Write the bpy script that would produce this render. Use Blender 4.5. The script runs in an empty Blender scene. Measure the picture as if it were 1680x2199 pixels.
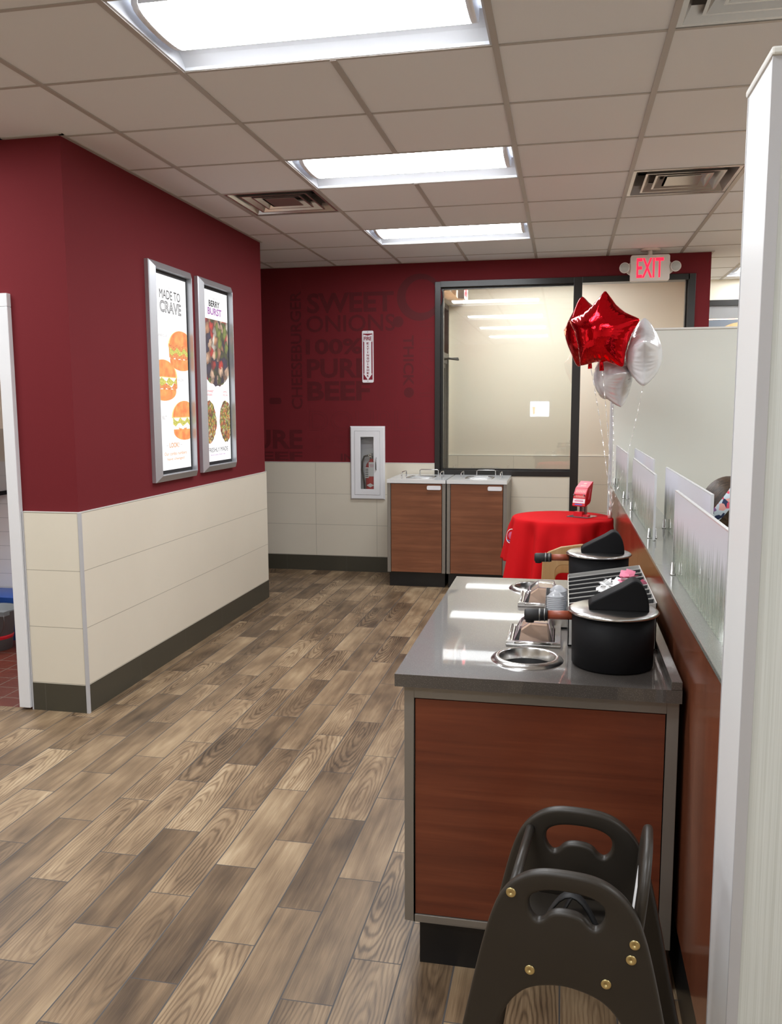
import bpy, bmesh, math, random
from mathutils import Vector, Matrix
random.seed(7)
PI = math.pi
SC = bpy.context.scene
COL = SC.collection

# ------------------------------------------------------------------ camera, world, exposure
F_PX = 1825.16
cam_d = bpy.data.cameras.new('camera'); cam = bpy.data.objects.new('camera', cam_d); COL.objects.link(cam)
cam_d.sensor_fit = 'HORIZONTAL'; cam_d.sensor_width = 36; cam_d.lens = F_PX/1680*36
cam_d.clip_start = .05; cam_d.clip_end = 100
r_ = Vector((0.97997171, 0.19909689, -0.00398373)); u_ = Vector((-0.02061639, 0.12133248, 0.9923978)); f_ = Vector((-0.19806667, 0.97243964, -0.12300706))
m_ = Matrix((r_, u_, -f_)).transposed().to_4x4(); m_.translation = Vector((0, 0, 1.571)); cam.matrix_world = m_
SC.camera = cam
SC.view_settings.view_transform = 'Standard'; SC.view_settings.look = 'None'; SC.view_settings.gamma = 1
SC.view_settings.use_curve_mapping = False
SC.view_settings.exposure = 0.0
LAMP = 24.0           # troffer diffuser emission
world = bpy.data.worlds.new('world'); SC.world = world; world.use_nodes = True
bg = world.node_tree.nodes['Background']; bg.inputs[0].default_value = (1.0, .60, .36, 1); bg.inputs[1].default_value = 10.0

# ------------------------------------------------------------------ node helpers
class N:
    def __init__(s, t, o): s.t = t; s.o = o
    def _m(s, op, *a):
        n = s.t.nodes.new('ShaderNodeMath'); n.operation = op
        for i, v in enumerate((s,)+a):
            if isinstance(v, N): s.t.links.new(v.o, n.inputs[i])
            else: n.inputs[i].default_value = v
        return N(s.t, n.outputs[0])
    def __add__(s, b): return s._m('ADD', b)
    def __sub__(s, b): return s._m('SUBTRACT', b)
    def __mul__(s, b): return s._m('MULTIPLY', b)
    def __truediv__(s, b): return s._m('DIVIDE', b)
    def floor(s): return s._m('FLOOR')
    def fract(s): return s._m('FRACT')
    def sin(s): return s._m('SINE')
    def sqrt(s): return s._m('SQRT')
    def abs(s): return s._m('ABSOLUTE')
    def lt(s, b): return s._m('LESS_THAN', b)
    def gt(s, b): return s._m('GREATER_THAN', b)
    def mx(s, b): return s._m('MAXIMUM', b)
    def mn(s, b): return s._m('MINIMUM', b)
    def pw(s, b): return s._m('POWER', b)

class Mat:
    def __init__(s, name, color=(.8,.8,.8), rough=.5, metal=0, **kw):
        m = bpy.data.materials.new(name); m.use_nodes = True; s.m = m; s.t = m.node_tree
        s.b = s.t.nodes['Principled BSDF']; s.out = s.t.nodes['Material Output']
        s.b.inputs['Base Color'].default_value = (*color, 1); s.b.inputs['Roughness'].default_value = rough; s.b.inputs['Metallic'].default_value = metal
        for k, v in kw.items():
            s.b.inputs[k.replace('_', ' ')].default_value = v
    def coord(s, kind='Object'):
        n = s.t.nodes.new('ShaderNodeTexCoord'); x = s.t.nodes.new('ShaderNodeSeparateXYZ'); s.t.links.new(n.outputs[kind], x.inputs[0])
        return N(s.t, x.outputs[0]), N(s.t, x.outputs[1]), N(s.t, x.outputs[2])
    def vec(s, x, y, z):
        n = s.t.nodes.new('ShaderNodeCombineXYZ')
        for i, v in enumerate((x, y, z)):
            if isinstance(v, N): s.t.links.new(v.o, n.inputs[i])
            else: n.inputs[i].default_value = v
        return n.outputs[0]
    def noise(s, v, scale=1, detail=3, rough=.5, dist=0):
        n = s.t.nodes.new('ShaderNodeTexNoise'); s.t.links.new(v, n.inputs['Vector']); n.inputs['Scale'].default_value = scale
        n.inputs['Detail'].default_value = detail; n.inputs['Roughness'].default_value = rough; n.inputs['Distortion'].default_value = dist
        return N(s.t, n.outputs[0])
    def white(s, v):
        n = s.t.nodes.new('ShaderNodeTexWhiteNoise'); s.t.links.new(v, n.inputs['Vector']); return N(s.t, n.outputs[0]), n.outputs[1]
    def voro(s, v, scale):
        n = s.t.nodes.new('ShaderNodeTexVoronoi'); s.t.links.new(v, n.inputs['Vector']); n.inputs['Scale'].default_value = scale
        return N(s.t, n.outputs['Distance']), n.outputs['Color']
    def ramp(s, f, stops, interp='LINEAR'):
        n = s.t.nodes.new('ShaderNodeValToRGB'); e = n.color_ramp.elements; n.color_ramp.interpolation = interp
        while len(e) < len(stops): e.new(.5)
        for i, (p, c) in enumerate(stops): e[i].position = p; e[i].color = (*c, 1)
        s.t.links.new(f.o, n.inputs[0]); return n.outputs[0]
    def mix(s, f, a, b):
        n = s.t.nodes.new('ShaderNodeMix'); n.data_type = 'RGBA'
        if isinstance(f, N): s.t.links.new(f.o, n.inputs[0])
        else: n.inputs[0].default_value = f
        for v, i in ((a, 6), (b, 7)):
            if isinstance(v, tuple): n.inputs[i].default_value = (*v, 1)
            else: s.t.links.new(v, n.inputs[i])
        return n.outputs[2]
    def color(s, o): s.t.links.new(o, s.b.inputs['Base Color']); return s
    def rough(s, o): s.t.links.new(o.o, s.b.inputs['Roughness']); return s
    def bump(s, h, strength=.3, dist=.01):
        n = s.t.nodes.new('ShaderNodeBump'); n.inputs['Strength'].default_value = strength; n.inputs['Distance'].default_value = dist
        s.t.links.new(h.o, n.inputs['Height']); s.t.links.new(n.outputs[0], s.b.inputs['Normal']); return s
    def emit(s, o, strength):
        if isinstance(o, tuple): s.b.inputs['Emission Color'].default_value = (*o, 1)
        else: s.t.links.new(o, s.b.inputs['Emission Color'])
        s.b.inputs['Emission Strength'].default_value = strength; return s
MT = {}
def mat(name, *a, **k):
    MT[name] = Mat(name, *a, **k); return MT[name]

# ---- structure materials
def paint(name, c, rough=.6):
    M = mat(name, c, rough); x, y, z = M.coord(); n = M.noise(M.vec(x, y, z), 260, 2)
    M.bump(n, .12, .002); return M
paint('red_paint', (.155, .0135, .0185), .8); MT['red_paint'].b.inputs['Specular IOR Level'].default_value = .25
paint('cream_paint', (.78, .72, .60), .7)
paint('white_paint', (.78, .78, .80), .45)
mat('mural_ink', (.098, .010, .013), .6, Specular_IOR_Level=.25)
mat('mural_line', (.125, .011, .0145), .6, Specular_IOR_Level=.25)
def grout_tiles(name, c, grout, pu, pv, axis='x', ou=0, ov=0, w=.003, rough=.35, vary=.05, scale_n=3):
    M = mat(name, c, rough); x, y, z = M.coord(); u = x if axis in ('x', 'f') else y; v = y if axis == 'f' else z
    a = (u-ou)/pu; b = (v-ov)/pv
    line = b.fract().lt(w/pv) if pu > 90 else a.fract().lt(w/pu).mx(b.fract().lt(w/pv))
    wn, _ = M.white(M.vec(a.floor(), b.floor(), 0))
    n = M.noise(M.vec(x, y, z), scale_n, 5, .6)
    sh = (n-.5)*.25 + (wn-.5)*vary*2
    lo = tuple(k*.85 for k in c); hi = tuple(min(1, k*1.15) for k in c)
    col = M.mix((sh+.5).mx(0).mn(1), lo, hi)
    M.color(M.mix(line, col, grout)); M.bump(line*-1, .3, .002); return M
grout_tiles('cream_tile_back', (.70, .65, .545), (.36, .33, .27), .6, .2975, 'x', -2.33, .1495)
grout_tiles('cream_tile_left', (.74, .69, .58), (.38, .35, .28), 100, .2975, 'x', 0, .1495)
grout_tiles('base_tile_x', (.058, .053, .038), (.09, .085, .07), .6, 50, 'x', -2.63, -1, .003, .4)
grout_tiles('base_tile_y', (.058, .053, .038), (.09, .085, .07), .6, 50, 'y', .2, -1, .003, .4)
grout_tiles('kitchen_tile', (.86, .88, .92), (.55, .57, .6), .2, .1, 'x', 0, 0, .003, .2)
grout_tiles('quarry_tile', (.14, .035, .022), (.20, .14, .11), .152, .152, 'f', .05, .03, .007, .35, .12)
M = mat('ceiling_tile', (.82, .83, .85), .9); x, y, z = M.coord(); n = M.noise(M.vec(x, y, z), 420, 3); M.bump(n, .25, .002)
mat('ceiling_grid', (.46, .43, .40), .5)
mat('fixture_white', (.55, .565, .60), .3)
mat('socket_grey', (.78, .78, .80), .4)
mat('diffuser_light', (.95, .95, .95), .5).emit((.97, 1, 1.03), LAMP)
mat('vent_metal', (.56, .52, .49), .22, .75)
mat('vent_dark', (.03, .03, .03), .6)

# ---- wood-look porcelain planks, laid in a 1/3 stair
M = mat('plank_floor', (.3, .2, .12), .36); x, y, z = M.coord()
PW, PL = .1465, .6
k = ((x+.862-.0015)/PW).floor(); yy = y-(k*.2+.593)
row = (yy/PL).floor(); fu = ((x+.862)/PW).fract(); fv = (yy/PL).fract()
seam = fu.lt(.0034/PW).mx(fv.lt(.0034/PL)).mx(fu.gt(1-.001/PW))
h1, hc = M.white(M.vec(k, row, 0)); h2, _ = M.white(M.vec(k+.5, row, 3)); h3, _ = M.white(M.vec(k, row+.5, 7))
u = (fu-.5)*PW; v = (fv-.5)*PL
pv = M.vec(u+h1*9, v+h2*7, h3*5)
wob = M.noise(M.vec((u+h1*9)*14, (v+h2*7)*3.2, h3*5), 1, 3, .5)
fine = M.noise(M.vec((x+h1)*420, (y+h2)*9, h3*9), 1, 3, .6)
streak = M.noise(M.vec((x+h1*3)*42, (y+h2*3)*2.2, h3*9), 1, 4, .6)
blotch = M.noise(M.vec((x+h1*5)*9, (y+h2*5)*3.2, h3*4), 1, 2, .5)
cu = u+(h2-.5)*.09; cv = v+(h3-.5)*.5
dist = ((cu*cu)*150 + (cv*cv)*2.6).sqrt()
rings = ((dist*44 + wob*24 + h1*20).sin()*.5+.5)
ringamt = h1.gt(.42)*(h2*.55+.2)
grain = (streak-.5)*1.2 + (fine-.5)*.95
tone = (h3-.5)*.42 + (blotch-.5)*.95 + .50
val = tone + grain*.5 - (rings.pw(2)-.3)*ringamt*.50
col = M.ramp(val.mx(0).mn(1), [(0, (.046, .029, .017)), (.3, (.128, .083, .047)), (.55, (.238, .160, .092)), (.8, (.37, .265, .158)), (1, (.49, .375, .24))])
M.color(M.mix(seam, col, (.075, .07, .068)))
M.rough((fine-.5)*.25+.42 + seam*.3); M.bump((grain*.3 - seam), .35, .0015)

# ---- object materials
def wood(name, lo, mid, hi, axis, s=1.0, rough=.32):
    M = mat(name, mid, rough); x, y, z = M.coord(); a = {'x': (x*1.2, y*20, z*26), 'z': (x*22, y*22, z*1.1), 'y': (x*26, y*1.2, z*26)}[axis]
    a = tuple(q*s for q in a)
    n1 = M.noise(M.vec(*a), 1, 5, .6, .6); n2 = M.noise(M.vec(*[q*7 for q in a]), 1, 2, .5); n3 = M.noise(M.vec(x*3, y*3, z*3), 1, 2)
    f = (n1-.5)*1.5 + (n2-.5)*.3 + (n3-.5)*.7 + .5
    M.color(M.ramp(f.mx(0).mn(1), [(0, lo), (.5, mid), (1, hi)])); return M
wood('cherry_laminate', (.095, .021, .010), (.150, .035, .015), (.215, .058, .024), 'x')
wood('cherry_laminate_wall', (.10, .031, .016), (.19, .060, .030), (.27, .092, .048), 'z', .6, .16)
wood('walnut_laminate', (.12, .040, .018), (.20, .072, .034), (.29, .115, .056), 'x')
wood('light_wood', (.38, .22, .09), (.52, .32, .145), (.62, .41, .21), 'z', .8, .4)
def quartz(name, c, rough, sp):
    M = mat(name, c, rough); x, y, z = M.coord(); d, cc = M.voro(M.vec(x, y, z), 420); n = M.noise(M.vec(x, y, z), 480, 1)
    f = n.gt(.64)*sp
    n2 = M.noise(M.vec(x, y, z), 5, 3)
    col = M.mix((n2*.6+.2), tuple(k*.85 for k in c), tuple(k*1.15 for k in c))
    M.color(M.mix(f, col, tuple(min(1, k*3.2+.05) for k in c))); return M
quartz('grey_quartz', (.062, .054, .048), .40, .6); MT['grey_quartz'].b.inputs['Coat Weight'].default_value = 1; MT['grey_quartz'].b.inputs['Coat Roughness'].default_value = .025
quartz('wall_cap_quartz', (.21, .215, .195), .10, .25)
quartz('white_quartz', (.72, .74, .74), .18, .1)
mat('brushed_frame', (.27, .25, .225), .42, .55)
mat('steel', (.62, .61, .60), .22, 1)
mat('steel_dark', (.28, .28, .28), .3, 1)
mat('zinc', (.66, .67, .70), .35, .9)
mat('aluminium', (.56, .58, .62), .38, .7)
mat('black_plastic', (.005, .005, .006), .6, Specular_IOR_Level=.16)
mat('black_base', (.007, .007, .008), .35)
mat('black_rubber', (.012, .012, .013), .6)
mat('door_bronze', (.016, .015, .014), .3)
mat('white_plastic', (.80, .81, .84), .35)
mat('brass', (.62, .50, .24), .3, .9)
mat('rust_brown', (.28, .06, .028), .4)
mat('grey_bucket', (.20, .22, .23), .45)
mat('blue_plastic', (.012, .07, .32), .4)
mat('red_plastic', (.62, .012, .025), .3)
mat('pink_card', (.80, .14, .19), .4)
mat('cardboard', (.40, .23, .12), .8)
mat('sign_red', (.23, .008, .025), .4)
mat('sign_white', (.86, .85, .88), .35)
mat('ink_black', (.012, .012, .014), .5)
mat('ink_blue', (.10, .16, .62), .5)
mat('ink_pink', (.62, .12, .25), .5)
mat('ink_peach', (.82, .42, .38), .5)
mat('exit_housing', (.74, .68, .64), .4)
mat('exit_letter', (.9, .01, .03), .4).emit((1.0, .012, .05), 1.7)
mat('reflector', (.45, .45, .43), .35, .2)
mat('paper', (.86, .86, .86), .8)
mat('pink_paper', (.80, .24, .36), .7)
mat('napkin_tan', (.66, .47, .35), .8)
mat('slot_metal', (.055, .055, .058), .45, .3)  # divider sides coloured dark for the shade inside the slots
mat('slot_dark', (.035, .035, .037), .5, Specular_IOR_Level=.2)  # rack floor darkened in its colour, as shade deep in the slots
mat('cover_edge', (.30, .22, .24), .3)
mat('rack_edge', (.60, .59, .57), .35, .3)  # lighter colour puts the bright rim light into the rack's edges and walls
mat('skin', (.42, .20, .125), .5, Subsurface_Weight=.1)
M = mat('brown_hair', (.045, .028, .016), .45); x, y, z = M.coord(); n = M.noise(M.vec(x*60, y*260, z*60), 1, 3); M.color(M.ramp(n, [(.3, (.018, .011, .007)), (.7, (.085, .052, .03))])); M.bump(n, .5, .003)
mat('shirt_grey', (.12, .12, .14), .85)
mat('denim', (.03, .045, .09), .85)
M = mat('floral_band', (.5, .5, .6), .7); x, y, z = M.coord(); d, c = M.voro(M.vec(x, y, z), 62); w, _ = M.white(c)
M.color(M.ramp(w, [(0, (.62, .72, .80)), (.3, (.02, .035, .10)), (.5, (.78, .10, .16)), (.68, (.82, .42, .38)), (.84, (.25, .12, .30))], 'CONSTANT'))
mat('chair_brown', (.026, .021, .016), .40, Specular_IOR_Level=.4)
mat('seat_blue', (.10, .13, .18), .6)
M = mat('linen_panel', (.60, .61, .56), .45); x, y, z = M.coord(); n = M.noise(M.vec(x*420, y*420, z*2.5), 1, 3, .6); M.color(M.ramp(n, [(.3, (.61, .64, .61)), (.7, (.74, .775, .755))])); M.bump(n, .06, .002)
mat('panel_white', (.80, .81, .82), .38)
mat('panel_cap', (.74, .74, .70), .4)
mat('panel_trim', (.50, .50, .52), .4)
M = mat('red_cloth', (.60, .008, .012), .9, Specular_IOR_Level=.15); x, y, z = M.coord(); n = M.noise(M.vec(x, y, z), 700, 2); M.bump(n, .3, .002)
M = mat('red_foil', (.70, .006, .014), .10, .92); x, y, z = M.coord(); n = M.noise(M.vec(x, y, z), 22, 3, .55); M.bump(n, .12, .02)
M = mat('white_foil', (.70, .71, .74), .22, .25, Coat_Weight=.6); x, y, z = M.coord(); n = M.noise(M.vec(x, y, z), 22, 3, .55); M.bump(n, .10, .02)
mat('ribbon_silver', (.88, .86, .84), .18, .5)
def glassy(name, tint, alpha, rough=.02, fres=True):
    m = bpy.data.materials.new(name); m.use_nodes = True; t = m.node_tree; t.nodes.clear(); o = t.nodes.new('ShaderNodeOutputMaterial')
    tr = t.nodes.new('ShaderNodeBsdfTransparent'); tr.inputs[0].default_value = (*tint, 1)
    gl = t.nodes.new('ShaderNodeBsdfGlossy'); gl.inputs['Roughness'].default_value = rough
    fr = t.nodes.new('ShaderNodeFresnel'); fr.inputs[0].default_value = 1.9 if name == 'window_glass' else 1.5
    mx = t.nodes.new('ShaderNodeMixShader'); t.links.new(fr.outputs[0], mx.inputs[0]); t.links.new(tr.outputs[0], mx.inputs[1]); t.links.new(gl.outputs[0], mx.inputs[2])
    last = mx
    if alpha > 0:
        df = t.nodes.new('ShaderNodeBsdfDiffuse'); df.inputs[0].default_value = (.8, .82, .86, 1); m2 = t.nodes.new('ShaderNodeMixShader'); m2.inputs[0].default_value = alpha
        t.links.new(mx.outputs[0], m2.inputs[1]); t.links.new(df.outputs[0], m2.inputs[2]); last = m2
    t.links.new(last.outputs[0], o.inputs[0])
    class W: pass
    w = W(); w.m = m; MT[name] = w
glassy('window_glass', (.95, .97, .95), 0)
glassy('cabinet_glass', (.96, .97, .97), 0)
glassy('clear_plastic', (.96, .96, .97), .06, .05)
glassy('lid_plastic', (.93, .95, .98), .42, .15)
glassy('cover_plastic', (.96, .94, .93), .05, .05)
# frosted acrylic with a printed grass band that fades upward (print is part of the sheet)
m = bpy.data.materials.new('grass_acrylic'); m.use_nodes = True; W = Mat.__new__(Mat); W.m = m; W.t = m.node_tree; W.b = W.t.nodes['Principled BSDF']; MT['grass_acrylic'] = W
x, y, z = W.coord(); zz = z/.255
st = W.noise(W.vec(y*150, 3, z*3.2), 1, 3, .55); st2 = W.noise(W.vec(y*60, 7, z*1.5), 1, 2, .5)
blade = ((st-.40)*4).mx(0).mn(1)
top = ((zz-.30 - (st2-.5)*.7)*2.6).mx(0).mn(1)            # 0 = grass band, 1 = frosted
colr = W.mix(top, W.mix(blade, (.07, .13, .05), (.62, .66, .58)), (.72, .71, .77))
alpha = (top*.84 + blade*(top*-1+1)*.50 + (top*-1+1)*.15)
W.color(colr); W.t.links.new(alpha.o, W.b.inputs['Alpha']); W.b.inputs['Roughness'].default_value = .35; W.b.inputs['Specular IOR Level'].default_value = .2
mat('acrylic_edge', (.66, .67, .69), .2)

# ------------------------------------------------------------------ mesh helpers
class MB:
    def __init__(s): s.v = []; s.f = []; s.mi = []; s.mats = []; s.cur = 0; s.sm = []
    def use(s, name):
        if name not in s.mats: s.mats.append(name)
        s.cur = s.mats.index(name); return s
    def add(s, vs, fs, smooth=False, fn=None):
        b = len(s.v)
        s.v += [tuple(fn(Vector(p))) if fn else tuple(p) for p in vs]
        for f in fs: s.f.append(tuple(b+i for i in f)); s.mi.append(s.cur); s.sm.append(smooth)
        return s
    def box(s, x0, y0, z0, x1, y1, z1, fn=None):
        x0, x1 = sorted((x0, x1)); y0, y1 = sorted((y0, y1)); z0, z1 = sorted((z0, z1))
        return s.add([(x0,y0,z0),(x1,y0,z0),(x1,y1,z0),(x0,y1,z0),(x0,y0,z1),(x1,y0,z1),(x1,y1,z1),(x0,y1,z1)],
                     [(0,3,2,1),(4,5,6,7),(0,1,5,4),(1,2,6,5),(2,3,7,6),(3,0,4,7)], fn=fn)
    def tube(s, pts, r, seg=10, closed=False, fn=None, cap=True):
        pts = [Vector(p) for p in pts]; n = len(pts); vs = []; fs = []
        up = Vector((0, 0, 1)); prev = None
        for i, p in enumerate(pts):
            if closed: d = pts[(i+1) % n]-pts[i-1]
            else: d = pts[min(i+1, n-1)]-pts[max(i-1, 0)]
            if d.length < 1e-9: d = Vector((0, 0, 1))
            d.normalize()
            if prev is None: a = d.cross(up if abs(d.z) < .95 else Vector((1, 0, 0)))
            else: a = prev-d*prev.dot(d)
            a.normalize(); prev = a; b = d.cross(a); rr = r[i] if isinstance(r, (list, tuple)) else r
            for k in range(seg):
                t = 2*PI*k/seg; vs.append(p+a*math.cos(t)*rr+b*math.sin(t)*rr)
        m = n if closed else n-1
        for i in range(m):
            j = (i+1) % n
            for k in range(seg): fs.append((i*seg+k, i*seg+(k+1) % seg, j*seg+(k+1) % seg, j*seg+k))
        s.add(vs, fs, True, fn)
        if cap and not closed:
            s.add([vs[k] for k in range(seg)], [tuple(range(seg))[::-1]], False, fn); s.add([vs[(n-1)*seg+k] for k in range(seg)], [tuple(range(seg))], False, fn)
        return s
    def lathe(s, prof, c=(0, 0, 0), seg=40, smooth=True, fn=None, cap=True):
        vs = []; fs = []; n = len(prof)
        for r, z in prof:
            for k in range(seg): t = 2*PI*k/seg; vs.append((c[0]+r*math.cos(t), c[1]+r*math.sin(t), c[2]+z))
        for i in range(n-1):
            for k in range(seg): fs.append((i*seg+k, i*seg+(k+1) % seg, (i+1)*seg+(k+1) % seg, (i+1)*seg+k))
        s.add(vs, fs, smooth, fn)
        if not cap: return s
        if prof[0][0] > 1e-5: s.add(vs[:seg], [tuple(range(seg))[::-1]], False, fn)
        if prof[-1][0] > 1e-5: s.add(vs[-seg:], [tuple(range(seg))], False, fn)
        return s
    def prism(s, outline, d0, d1, fn, holes=()):
        """outline (u,v) extruded d0..d1; fn maps Vector((u,d,v)) to space"""
        bm = bmesh.new(); loops = [outline]+list(holes); edges = []
        for L in loops:
            vv = [bm.verts.new((a, 0, b)) for a, b in L]
            for i in range(len(vv)): edges.append(bm.edges.new((vv[i], vv[(i+1) % len(vv)])))
        res = bmesh.ops.triangle_fill(bm, use_beauty=True, use_dissolve=False, edges=edges)
        bm.verts.index_update(); tri = [[q.index for q in f.verts] for f in bm.faces]; co = [q.co.copy() for q in bm.verts]; bm.free()
        s.add([(c.x, d0, c.z) for c in co], tri, False, fn); s.add([(c.x, d1, c.z) for c in co], [t[::-1] for t in tri], False, fn)
        for L in loops:
            n = len(L)
            s.add([(a, d0, b) for a, b in L]+[(a, d1, b) for a, b in L], [(i, (i+1) % n, n+(i+1) % n, n+i) for i in range(n)], n > 10, fn)
        return s
    def rprism(s, outline, d0, d1, fn, holes=(), r=.006, seg=4):
        """prism whose rims are rounded with radius r"""
        def area(L): return sum(L[i-1][0]*L[i][1]-L[i][0]*L[i-1][1] for i in range(len(L)))
        def inset(L, k, sgn):
            n = len(L); out = []
            for i in range(n):
                a, b, c = Vector(L[i-1]), Vector(L[i]), Vector(L[(i+1) % n]); t = ((b-a).normalized()+(c-b).normalized())
                if t.length < 1e-6: out.append(tuple(b)); continue
                t.normalize(); out.append((b.x-t.y*k*sgn, b.y+t.x*k*sgn))
            return out
        loops = [outline]+list(holes); S = []
        for q, L in enumerate(loops): S.append((1 if area(L) > 0 else -1)*(1 if q == 0 else -1))
        prof = [(r*(1-math.sin(PI/2*k/seg)), r*(1-math.cos(PI/2*k/seg))) for k in range(seg+1)]   # (inset, depth)
        caps = [inset(L, r, g) for L, g in zip(loops, S)]
        bm = bmesh.new(); edges = []
        for L in caps:
            vv = [bm.verts.new((a, 0, b)) for a, b in L]
            for i in range(len(vv)): edges.append(bm.edges.new((vv[i], vv[(i+1) % len(vv)])))
        bmesh.ops.triangle_fill(bm, use_beauty=True, use_dissolve=False, edges=edges)
        bm.verts.index_update(); tri = [[q.index for q in f.verts] for f in bm.faces]; co = [q.co.copy() for q in bm.verts]; bm.free()
        s.add([(c.x, d0, c.z) for c in co], tri, True, fn); s.add([(c.x, d1, c.z) for c in co], [t[::-1] for t in tri], True, fn)
        for L, g in zip(loops, S):
            rows = [(inset(L, a, g), d0+b) for a, b in prof]+[(inset(L, a, g), d1-b) for a, b in prof[::-1]]; n = len(L)
            vs = [(p[0], d, p[1]) for row, d in rows for p in row]
            s.add(vs, [(k*n+i, k*n+(i+1) % n, (k+1)*n+(i+1) % n, (k+1)*n+i) for k in range(len(rows)-1) for i in range(n)], True, fn)
        return s
    def build(s, name, parent=None, bevel=0, seg=2, recalc=True, loc=None):
        me = bpy.data.meshes.new(name); me.from_pydata(s.v, [], s.f)
        for mn in s.mats: me.materials.append(MT[mn].m)
        for p, mi, sm in zip(me.polygons, s.mi, s.sm): p.material_index = mi; p.use_smooth = sm
        if recalc or bevel:
            bm = bmesh.new(); bm.from_mesh(me); bmesh.ops.remove_doubles(bm, verts=bm.verts, dist=1e-6)
            bmesh.ops.recalc_face_normals(bm, faces=bm.faces); bm.to_mesh(me); bm.free()
        o = bpy.data.objects.new(name, me); COL.objects.link(o)
        if parent: o.parent = parent
        if loc: o.location = loc
        if bevel:
            b = o.modifiers.new('bevel', 'BEVEL'); b.width = bevel; b.segments = seg; b.limit_method = 'ANGLE'; b.angle_limit = .7; b.harden_normals = False
        return o
def tag(o, label, cat, group=None):
    o['label'] = label; o['category'] = cat
    if group: o['group'] = group
    return o
def thing(name, label, cat, loc=(0, 0, 0), rz=0, group=None):
    o = bpy.data.objects.new(name, None); COL.objects.link(o); o.location = loc; o.rotation_euler = (0, 0, rz); o.empty_display_size = .1
    return tag(o, label, cat, group)
def struct(o): o['kind'] = 'structure'; return o
def bx(name, mname, parent, *b, bevel=0, label=None):
    o = MB().use(mname).box(*b).build(name, parent, bevel)
    if label: o['label'] = label
    return o
def rbox(u0, v0, u1, v1, r, n=5):
    out = []
    for cx, cy, a0 in ((u1-r, v1-r, 0), (u0+r, v1-r, 90), (u0+r, v0+r, 180), (u1-r, v0+r, 270)):
        for i in range(n+1): a = math.radians(a0+90*i/n); out.append((cx+r*math.cos(a), cy+r*math.sin(a)))
    return out
def circ(cx, cy, r, n=32): return [(cx+r*math.cos(2*PI*i/n), cy+r*math.sin(2*PI*i/n)) for i in range(n)]
def dup(root, loc=None, label=None, rz=None, group=None, parent=None):
    c = root.copy(); COL.objects.link(c)
    if loc is not None: c.location = loc
    if rz is not None: c.rotation_euler = (0, 0, rz)
    if label: c['label'] = label
    if group: c['group'] = group
    if parent: c.parent = parent; c.matrix_parent_inverse = root.matrix_parent_inverse.copy()
    for ch in list(root.children):
        d = ch.copy(); COL.objects.link(d); d.parent = c; d.matrix_parent_inverse = ch.matrix_parent_inverse.copy()
        for g in ch.children:
            e = g.copy(); COL.objects.link(e); e.parent = d; e.matrix_parent_inverse = g.matrix_parent_inverse.copy()
    return c
def text_mesh(body, w=None, h=None, bold=0.0, outline=0.0, depth=.0005):
    """verts (u, d, v) from 0..w, 0..h and faces"""
    cu = bpy.data.curves.new('t', 'FONT'); cu.body = body; cu.size = 1; cu.resolution_u = 3
    if outline: cu.fill_mode = 'NONE'; cu.bevel_depth = outline; cu.bevel_resolution = 0
    else: cu.offset = bold
    o = bpy.data.objects.new('t', cu); COL.objects.link(o); dg = bpy.context.evaluated_depsgraph_get(); dg.update()
    me = bpy.data.meshes.new_from_object(o.evaluated_get(dg)); vs = [q.co.copy() for q in me.vertices]; fs = [tuple(p.vertices) for p in me.polygons]
    bpy.data.objects.remove(o); bpy.data.meshes.remove(me); bpy.data.curves.remove(cu)
    if not vs: return [], []
    x0 = min(q.x for q in vs); x1 = max(q.x for q in vs); y0 = min(q.y for q in vs); y1 = max(q.y for q in vs)
    sx = w/(x1-x0) if w else h/(y1-y0); sy = h/(y1-y0) if h else sx
    return [((q.x-x0)*sx, depth + (q.z*0 if not outline else q.z*.02), (q.y-y0)*sy) for q in vs], fs
def put_text(mb, body, u0, v0, w, h, fn, bold=0.0, outline=0.0, rot=0, depth=.0005):
    """rot 90 reads upward, -90 reads downward; (u0,v0,w,h) is the box filled"""
    vs, fs = text_mesh(body, (w if not rot else h), (h if not rot else w), bold, outline, depth)
    out = []
    for a, d, b in vs:
        if rot == 0: p = (u0+a, d, v0+b)
        elif rot == 90: p = (u0+w-b, d, v0+a)
        else: p = (u0+b, d, v0+h-a)
        out.append(p)
    mb.add(out, fs, False, fn)

# ------------------------------------------------------------------ room shell
H = 2.868; T = .6096; GX, GY = -.2733, 3.2729
YB = 7.826; XL = -2.396; YN = 3.857; YF = 6.60
RX0, RX1, RY0, RY1 = -5.0, 4.6, -2.5, 9.56
def wall_cells(mb, axis, c0, c1, u0, u1, z0, z1, holes):
    """wall slab between c0..c1 on its thin axis, spanning u0..u1; holes (u0,u1,z0,z1)"""
    us = sorted({u0, u1} | {h[i] for h in holes for i in (0, 1) if u0 < h[i] < u1}); zs = sorted({z0, z1} | {h[i] for h in holes for i in (2, 3) if z0 < h[i] < z1})
    for a, b in zip(us, us[1:]):
        for c, d in zip(zs, zs[1:]):
            mu, mz = (a+b)/2, (c+d)/2
            if any(h[0] < mu < h[1] and h[2] < mz < h[3] for h in holes): continue
            if axis == 'y': mb.box(a, c0, c, b, c1, d)
            else: mb.box(c0, a, c, c1, b, d)
    return mb
bx('floor', 'plank_floor', None, RX0, RY0, -.06, RX1, YN+.02, 0)
o = bpy.data.objects['floor']; mb = MB().use('plank_floor').box(RX0, RY0, -.06, RX1, YN, 0).box(XL-.10, YN, -.06, RX1, YF, 0).box(RX0, YF, -.06, RX1, RY1, 0)
bpy.data.objects.remove(o); fl = struct(mb.build('floor'))
struct(bx('floor_kitchen', 'quarry_tile', None, RX0, YN+.001, -.06, XL-.101, YF-.001, -.001))
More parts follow.
